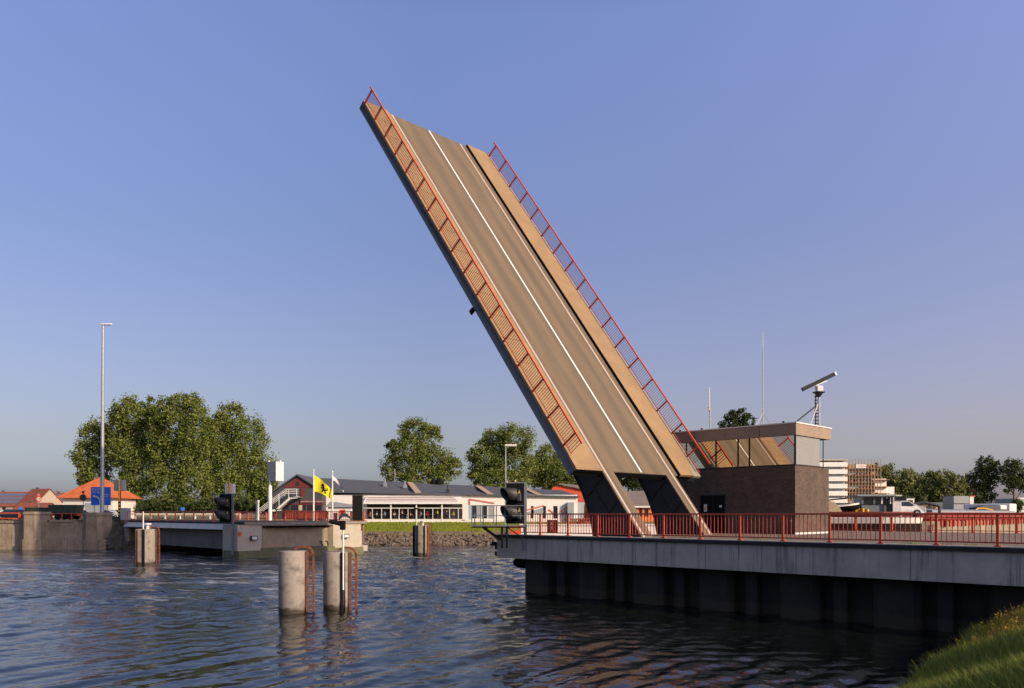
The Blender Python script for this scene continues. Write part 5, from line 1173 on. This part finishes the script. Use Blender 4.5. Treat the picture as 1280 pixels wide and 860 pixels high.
b=MB(); b.path([(0,0,0),(0,0,1.2),(.9,0,1.35),(2.2,0,1.0),(2.25,0,.3)],.13); b.path([(.9,0,1.35),(1.0,0,1.9)],.08); o=b.build('deck_crane',m_blk2); o.location=deckp(1142,0,-.1); o.rotation_euler=(0,0,BR); tag(o,'black folded deck crane on the work vessel right of the white car','crane')
# red barge further right
p0=Vector((PX(1112,88),88,0)); p1=Vector((PX(1246,122),122,0)); dvv=p1-p0; Lb=dvv.length
bg2=thing('barge','long red cargo barge with flat grey hatch covers, moored farther right','barge',(p0+p1)/2,math.atan2(dvv.y,dvv.x))
hull(bg2,'hull',Lb,9,-.5,EYE-.80,M('barge_lower_hull',(.30,.24,.16),.7,var=.35,scale=.4,streak=.5),bowl=.07)
hull(bg2,'hull_side',Lb+.2,9.15,EYE-1.0,EYE+.18,m_hullr,bowl=.07)
nh=11
for k in range(nh):
    x0_=-Lb/2+3+(Lb-8)*k/nh; b=MB(); b.prism([(-3.6,EYE-.1),(3.6,EYE-.1),(3.4,EYE+.42),(0,EYE+.62),(-3.4,EYE+.42)],x0_+.03,x0_+(Lb-8)/nh-.05,'x'); b.build('hatch_cover',M('hatch_aluminium',(.24,.25,.27),.6,var=.15) if k==0 else bpy.data.materials['hatch_aluminium'],bg2)
for k in range(26): x_=-Lb/2+2+k*(Lb-6)/26; b=MB(); b.box((x_,-4.66,EYE-1.35),(x_+.55,-4.5,EYE-.7)); b.build('scupper_panel',m_redD,bg2)
b=MB(); b.bbox((Lb/2-6,-3,EYE+.2),(Lb/2-2,3,EYE+1.5),.1); b.build('deckhouse',m_white,bg2)
b=MB(); b.lathe([(.35,0),(.35,1.2),(.25,1.5),(.02,1.55)],12); b.v[:]=[(x+Lb/2-1,y-2,z+EYE+.1) for x,y,z in b.v]; b.build('anchor_winch',m_black,bg2)
# black speedboat / car with yellow arch on red barge
t=thing('deck_boat','black covered boat with a yellow arch lying on the red barge near its right end','boat',Vector((PX(1229,116),115,EYE+.3)),.3); t.scale=(.62,.62,.55)
b=MB(); b.prism([(-4.6,0),(4.4,0),(4.9,.9),(3.2,1.5),(-1.5,1.6),(-4.0,1.1)],-1.2,1.2,'y'); b.build('hull',m_blk2,t)
b=MB(); b.path([(-5.2,-1.3,.1),(-4.3,-1.3,.9),(-2.4,-1.3,.9),(.2,-1.3,.4)],.17); b.build('crane_arm',m_yellow,t)
b=MB(); b.bbox((2.4,-1.25,.5),(4.6,1.25,1.75),.2); b.build('white_cover',m_white,t)
# containers and small huts on the far right quay
def simple_block(name,cat,label,u0,u1,v0,v1,Y,D,mat,parts,z0=ZM,group=None):
    t=thing(name,label,cat,(PX((u0+u1)/2,Y),Y,z0),0,group); q=lambda u: PX(u,Y)-PX((u0+u1)/2,Y); zz=lambda v: PZ(v,Y)-z0
    b=MB(); b.bbox((q(u0),0,0),(q(u1),D,zz(v0)),.06); b.build('body',mat,t)
    for (nm,a,c,d,e,m_) in parts: b=MB(); b.box((q(a),-.08,max(0,zz(e))),(q(c),-.0,zz(d))); b.build(nm,m_,t)
    return t
simple_block('site_cabin','cabin','two stacked grey site cabins with an orange edge, left of the dark tree',1192,1217,620,640,200,5,m_grey,(('white_side',1212,1217,621,640,m_white),('orange_edge',1212,1219,619.6,620.8,m_red),('window',1205,1209,632,635,m_glassD),('seam',1192,1212,629,630,m_blk2)))
simple_block('shipping_container','container','long dark blue grey containers behind the hatch covers',1163,1190,628,640,210,3,M('container_blue',(.09,.12,.16),.6),(('rib_panel',1165,1175,629.5,640,m_steel),('rib_panel',1178,1188,629.5,640,m_steel)))
simple_block('portable_toilet','portable toilet','small yellow portable toilet on the far quay behind the red barge',1169,1174.5,631,640,190,1.2,m_yellow,(('door',1170,1173.5,632.5,640,m_tanp),))
simple_block('site_hut','hut','pale hut with flat roof right of the white wheelhouse',1133,1143,623,640,205,4,m_wallW,(('window',1135,1141,625,629,m_glassD),('roof_edge',1132.5,1143.5,622.5,623.4,m_grey)))
simple_block('site_hut','hut','low sand coloured hut between the pale hut and the dark containers',1152,1162,631,641,205,4,m_tan,(('roof_edge',1151.5,1162.5,630.4,631.4,m_steelD),))
simple_block('boathouse','building','grey boathouse at the right edge beyond the last tall tree',1272,1300,623,640,260,12,m_grey,(('door',1276,1283,630,640,m_white),('roof_edge',1271,1301,622,624,m_white)))

# ------------------------------------------------------------------ trees
def tree(label,lobes,Y,trunk_u,base_v,zg,mat=m_leafA,n=9000,leaf=.34,group=None,name='poplar_tree',trunk_r=.45,depth=.8,limbs=7,clumps=85):
    # lobes: (u,v,ru,rv) ellipses in photo px at distance Y, given real depth
    s=Y/F; X0=PX(trunk_u,Y)
    t=thing(name,label,'tree',(X0,Y,zg),0,group)
    L3=[((PX(u,Y)-X0),rng.normal()*ru*s*.25,PZ(v,Y)-zg,ru*s,max(ru,rv)*s*depth,rv*s) for (u,v,ru,rv) in lobes]
    vol=np.array([l[3]*l[5] for l in L3]); vol=vol/vol.sum(); P_=[]; n=int(n*1.4)
    for k,l in enumerate(L3):
        m=max(40,int(n*vol[k])); c=np.array(l[:3]); R=np.array(l[3:]); nc=max(10,int(clumps*vol[k]*len(L3)))
        d=rng.normal(size=(nc,3)); d/=np.linalg.norm(d,axis=1)[:,None]; rad=rng.uniform(.35,1.0,nc)**.6
        cc=d*rad[:,None]; cs=rng.uniform(.08,.19,nc)
        pick=rng.integers(0,nc,m); p=cc[pick]+np.clip(rng.normal(size=(m,3)),-1.9,1.9)*cs[pick][:,None]
        P_.append(c+p*R)
    p=np.concatenate(P_); p=p[p[:,2]>.6]; m=len(p)
    nrm=rng.normal(size=(m,3)); nrm[:,2]=np.abs(nrm[:,2])*.9; nrm/=np.linalg.norm(nrm,axis=1)[:,None]
    a=np.cross(nrm,rng.normal(size=(m,3))); a/=np.linalg.norm(a,axis=1)[:,None]; b_=np.cross(nrm,a); sz=(leaf*rng.uniform(.55,1.25,m)/2)[:,None]
    v=np.stack([p-a*sz*1.2,p-b_*sz*.75+nrm*sz*.2,p+a*sz*1.2,p+b_*sz*.75+nrm*sz*.2],1).reshape(-1,3)
    me=bpy.data.meshes.new('crown'); me.vertices.add(len(v)); me.vertices.foreach_set('co',v.ravel()); me.loops.add(m*4); me.loops.foreach_set('vertex_index',np.arange(m*4,dtype=np.int32))
    me.polygons.add(m); me.polygons.foreach_set('loop_start',np.arange(0,m*4,4,dtype=np.int32)); me.polygons.foreach_set('loop_total',np.full(m,4,dtype=np.int32)); me.update(); me.materials.append(mat)
    o=bpy.data.objects.new('crown',me); COL.objects.link(o); o.parent=t
    b=MB(); zt_=max(l[2] for l in L3); pts=[(0,0,-.2)]; 
    for k in range(1,7): pts.append((rng.normal()*.25,rng.normal()*.25,zt_*.92*k/6))
    for k in range(6): b.cyl(pts[k],pts[k+1],trunk_r*(1-k/6.6),trunk_r*(1-(k+1)/6.6),n=8,cap=False)
    b.build('trunk',m_bark,t)
    b=MB()
    for k in range(limbs):
        l=L3[k%len(L3)]; f=.18+.5*rng.random(); i=min(5,int(f*6)); st_=Vector(pts[i+1]); e=Vector((l[0]+rng.normal()*l[3]*.45,l[1]+rng.normal()*l[4]*.4,max(st_.z+1,l[2]+rng.normal()*l[5]*.35))); md=(st_+e)/2+Vector((rng.normal()*.4,rng.normal()*.4,-.4)); r=trunk_r*.42
        b.cyl(st_,md,r,r*.6,n=6,cap=False); b.cyl(md,e,r*.6,r*.2,n=6,cap=False)
    b.build('limbs',m_bark,t)
    return t
g='poplars behind the left span'
tree('left outermost poplar with ragged crown above the orange pyramid roof',[(118,545,18,22),(106,572,16,20),(122,595,20,24),(135,560,16,26),(104,598,10,10)],152,133,640,ZL,n=9000,group=g,leaf=.36)
tree('broad poplar right of the lamp mast with forked reddish trunk',[(163,520,24,24),(178,545,26,28),(160,565,26,30),(180,590,26,30),(160,620,26,22),(143,535,15,24),(185,510,12,14)],148,169,640,ZL,n=20000,group=g,leaf=.36)
tree('tallest poplar in the middle of the left group',[(235,515,27,22),(215,535,26,30),(248,545,22,34),(225,575,30,32),(205,605,24,28),(245,605,24,30),(225,628,24,14),(240,500,14,9),(203,520,12,20),(262,545,12,28),(200,560,14,24)],146,226,640,ZL,n=24000,group=g,leaf=.36)
tree('wide rounded poplar at the right of the left group beside the white column',[(290,525,22,22),(275,550,22,30),(308,555,26,34),(285,585,28,30),(325,592,22,26),(332,606,17,24),(262,590,14,26),(300,615,30,26),(325,622,16,18),(270,620,16,20)],150,286,640,ZL,n=24000,group=g,leaf=.36)
g='trees behind the restaurant'
tree('lone tree with a gap on its left, behind the restaurant roof',[(520,540,20,17),(515,562,26,22),(540,575,26,20),(492,557,12,9),(490,585,14,18),(562,585,17,14),(530,598,34,16),(543,545,10,14)],185,520,640,ZM,n=17000,group=g,leaf=.40)
tree('spreading tree behind the restaurant, left one of the right pair',[(618,550,22,17),(607,575,24,22),(645,552,24,20),(640,580,30,24),(593,570,9,10),(625,600,40,14),(598,598,14,12)],190,630,640,ZM,n=20000,group=g,leaf=.40)
tree('lower bushy tree behind the restaurant touching the raised bridge',[(685,575,20,20),(700,592,22,18),(668,590,18,20),(715,605,18,12),(690,603,26,12)],196,690,640,ZM,n=13000,group=g,leaf=.40)
tree('leafy tree glimpsed between the two bridge girders',[(780,590,22,18),(800,600,22,16),(760,600,16,14),(830,605,20,14)],175,790,640,ZM,n=10000,group=g,leaf=.38,mat=m_leafB)
tree('dark round treetop peeking over the flat roof of the control house',[(922,522,15,11),(912,530,12,12),(934,530,11,11),(922,545,20,18),(922,575,22,30)],150,922,640,ZM,n=9000,group=g,leaf=.34,mat=m_leafB)
g='tall trees at the right'
tree('tall dark tree at the right behind the site cabins, left of two',[(1230,582,13,12),(1225,600,14,16),(1238,596,10,16),(1222,618,12,14),(1236,618,8,10),(1245,583,6,7)],250,1230,640,ZM,n=6000,group=g,leaf=.5,mat=m_leafB,name='tall_tree',trunk_r=.5)
tree('tall open tree at the right edge with bare lower trunk',[(1263,584,11,10),(1275,590,12,14),(1258,596,8,10),(1268,602,12,9),(1283,603,12,12),(1259,612,5,5)],245,1268,640,ZM,n=3600,group=g,leaf=.5,mat=m_leafB,name='tall_tree',trunk_r=.5)
tree('round bush at the foot of the open tree at the right edge',[(1271,632,8,8),(1263,636,6,5)],240,1271,640,ZM,n=1500,leaf=.5,mat=m_leafB,name='bush',trunk_r=.2,limbs=2)
# wood beyond the barges: individual crowns
g='trees of the wood beyond the barges'
labs=['first wood tree right of the scaffolding','second wood tree from the scaffolding','third wood tree from the scaffolding','fourth wood tree from the scaffolding','fifth wood tree from the scaffolding','sixth wood tree from the scaffolding','seventh wood tree, behind the pale hut','eighth wood tree, left of the site cabins','ninth wood tree, above the site cabins','tenth wood tree, beside the tall dark tree']
spec=[(1100,588,12,14),(1112,592,14,16),(1125,598,12,16),(1137,597,12,15),(1150,602,12,14),(1161,599,12,16),(1172,598,12,16),(1184,600,13,16),(1196,602,12,14),(1208,606,11,13)]
for (u,v,ru,rv),lab in zip(spec,labs):
    tree(lab,[(u,v+2,ru,rv*.8),(u-5,v+16,ru*1.05,rv),(u+5,v+22,ru,rv)],330+rng.uniform(-12,12),u,640,ZM,n=3600,leaf=.75,mat=m_leafC,name='wood_tree',trunk_r=.5,limbs=3,group=g,clumps=30)
# far woods on the horizon
def far_wood(label,u0,u1,Y,vt,n,leaf=3.0):
    p=[]
    us=rng.uniform(u0,u1,n); top=vt+2.2*np.sin(us*.13)+1.5*np.sin(us*.41+1)+1.0*np.sin(us*1.1); vv=top+rng.random(n)**.7*(641-top)
    x=(us-CU)*Y/F; y=Y+rng.uniform(0,60,n); z=EYE+(HV-vv)*Y/F
    nrm=rng.normal(size=(n,3)); nrm/=np.linalg.norm(nrm,axis=1)[:,None]; a=np.cross(nrm,rng.normal(size=(n,3))); a/=np.linalg.norm(a,axis=1)[:,None]; b_=np.cross(nrm,a); sz=(leaf*rng.uniform(.5,1.3,n)/2)[:,None]; p=np.c_[x,y,z]
    v=np.stack([p-a*sz,p-b_*sz,p+a*sz,p+b_*sz],1).reshape(-1,3)
    me=bpy.data.meshes.new('far_wood'); me.from_pydata(v.tolist(),[],[tuple(range(4*i,4*i+4)) for i in range(n)]); me.materials.append(m_leafB)
    o=bpy.data.objects.new('far_wood',me); COL.objects.link(o); tag(o,label,'wood',kind='stuff')
far_wood('low dark wood on the horizon behind the village at far left',-260,95,900,617,6000)
far_wood('low wood on the horizon behind the poplars and restaurant',90,700,1000,630,5000)
far_wood('low wood on the horizon beyond the right hand barges',860,1600,900,628,7000)
# low bushes under the poplars hide the bare horizon
g='bushes under the poplars'
for i,(u,ru,lab) in enumerate(((150,16,'leftmost low bush under the poplars, beside the grey cabinet'),(190,18,'low bush under the forked poplar'),(215,15,'low bush left of the middle poplar trunk'),(250,18,'low bush right of the middle poplar trunk'),(300,18,'low bush under the rounded poplar, left of the white column'),(330,12,'low bush at the foot of the grey gable stairs'))):
    tree(lab,[(u,634,ru,8),(u+6,630,ru*.6,7)],140,u,640,ZL,n=2600,leaf=.3,mat=m_leafB,name='bush',trunk_r=.1,limbs=2,group=g)

# ------------------------------------------------------------------ near grass bank at lower right
T0=np.array([9.4,20.1]); T1=np.array([15.4,27.8]); td=(T1-T0)/np.linalg.norm(T1-T0); nd=np.array([td[1],-td[0]]); T0=T0+nd*.38
def bank_z(x,y):
    d=(x-T0[0])*nd[0]+(y-T0[1])*nd[1]; d=d+.25*np.sin(x*.9+y*.5)
    return np.where(d<0,.55*d,np.where(d<5.5,.47*d,2.585+.12*(d-5.5)))
n1,n2=120,60; b=MB()
al=np.linspace(-24,11.5,n1); ac=np.concatenate([np.linspace(-1.6,7,44),np.linspace(7.5,60,16)])
for a in al:
    for c in ac:
        x,y=T0+td*a+nd*c; b.v.append((x,y,float(bank_z(x,y))))
for i in range(n1-1):
    for j in range(n2-1): k=i*n2+j; b.f.append([k,k+1,k+n2+1,k+n2]); b.mi.append(0); b.sm.append(True)
tag(b.build('near_bank',m_bankg),kind='structure')
def bank_pts(n,a0,a1,c0,c1,pw=1.0):
    a=rng.uniform(a0,a1,n); c=c0+(c1-c0)*rng.random(n)**pw; x=T0[0]+td[0]*a+nd[0]*c; y=T0[1]+td[1]*a+nd[1]*c
    return np.c_[x,y,bank_z(x,y)-.02]
o=blades('bank_grass',bank_pts(120000,-9,11.3,.05,8.5),.33,.017,m_grass,'long green grass on the near bank at the lower right',lean=.35); o['category']='grass'
o=blades('bank_weeds',bank_pts(2500,2,11,1.2,5.2),.55,.018,m_dryg,'tall dry reddish weed stems among the bank grass',lean=.3); o['category']='weeds'
# yellow flowering weeds in clumps
pp=[];cl=bank_pts(60,2.5,10.8,1.0,4.0)
for c in cl: pp.append(c+np.c_[np.clip(rng.normal(size=(60,2)),-1.6,1.6)*.26,rng.uniform(.12,.46,60)])
pp=np.concatenate(pp); o=blades('flowering_weeds',pp,.05,.05,m_flower,'small yellow flower heads of weeds along the crest of the near bank',lean=.8); o['category']='flowers'
sp_=np.concatenate([c+np.c_[rng.normal(size=(45,2))*.3,np.full(45,-.02)] for c in cl]); o=blades('weed_stems',sp_,.42,.016,m_lawnb,'upright green stems carrying the yellow flower heads on the bank crest',lean=.25); o['category']='weeds'
# tufts of grass along the pier kerb behind the railing
g='weed tufts along the pier kerb'
for k,l in enumerate((21.3,17.2,11.0,9.6,8.8,6.9,5.9)):
    c=B(32.3,l,zd); m=160; p=np.c_[rng.normal(size=m)*.35+c.x,rng.normal(size=m)*.12+c.y,np.full(m,zd)]
    o=blades('weed_tuft',p,.30,.02,m_dryg if k%3==0 else m_grass,['smallest weed tuft on the kerb before the brick wall','weed tuft on the kerb below the corner of the brick house','yellowish weed tuft behind the railing before the black work vessel','weed tuft behind the railing right of the yellowish one','weed tuft behind the railing near the red barge hull','dry weed tuft near the right edge behind the railing','last green weed tuft behind the railing at the right edge'][k],lean=.4); o['category']='weeds'; o['group']=g; del o['kind']
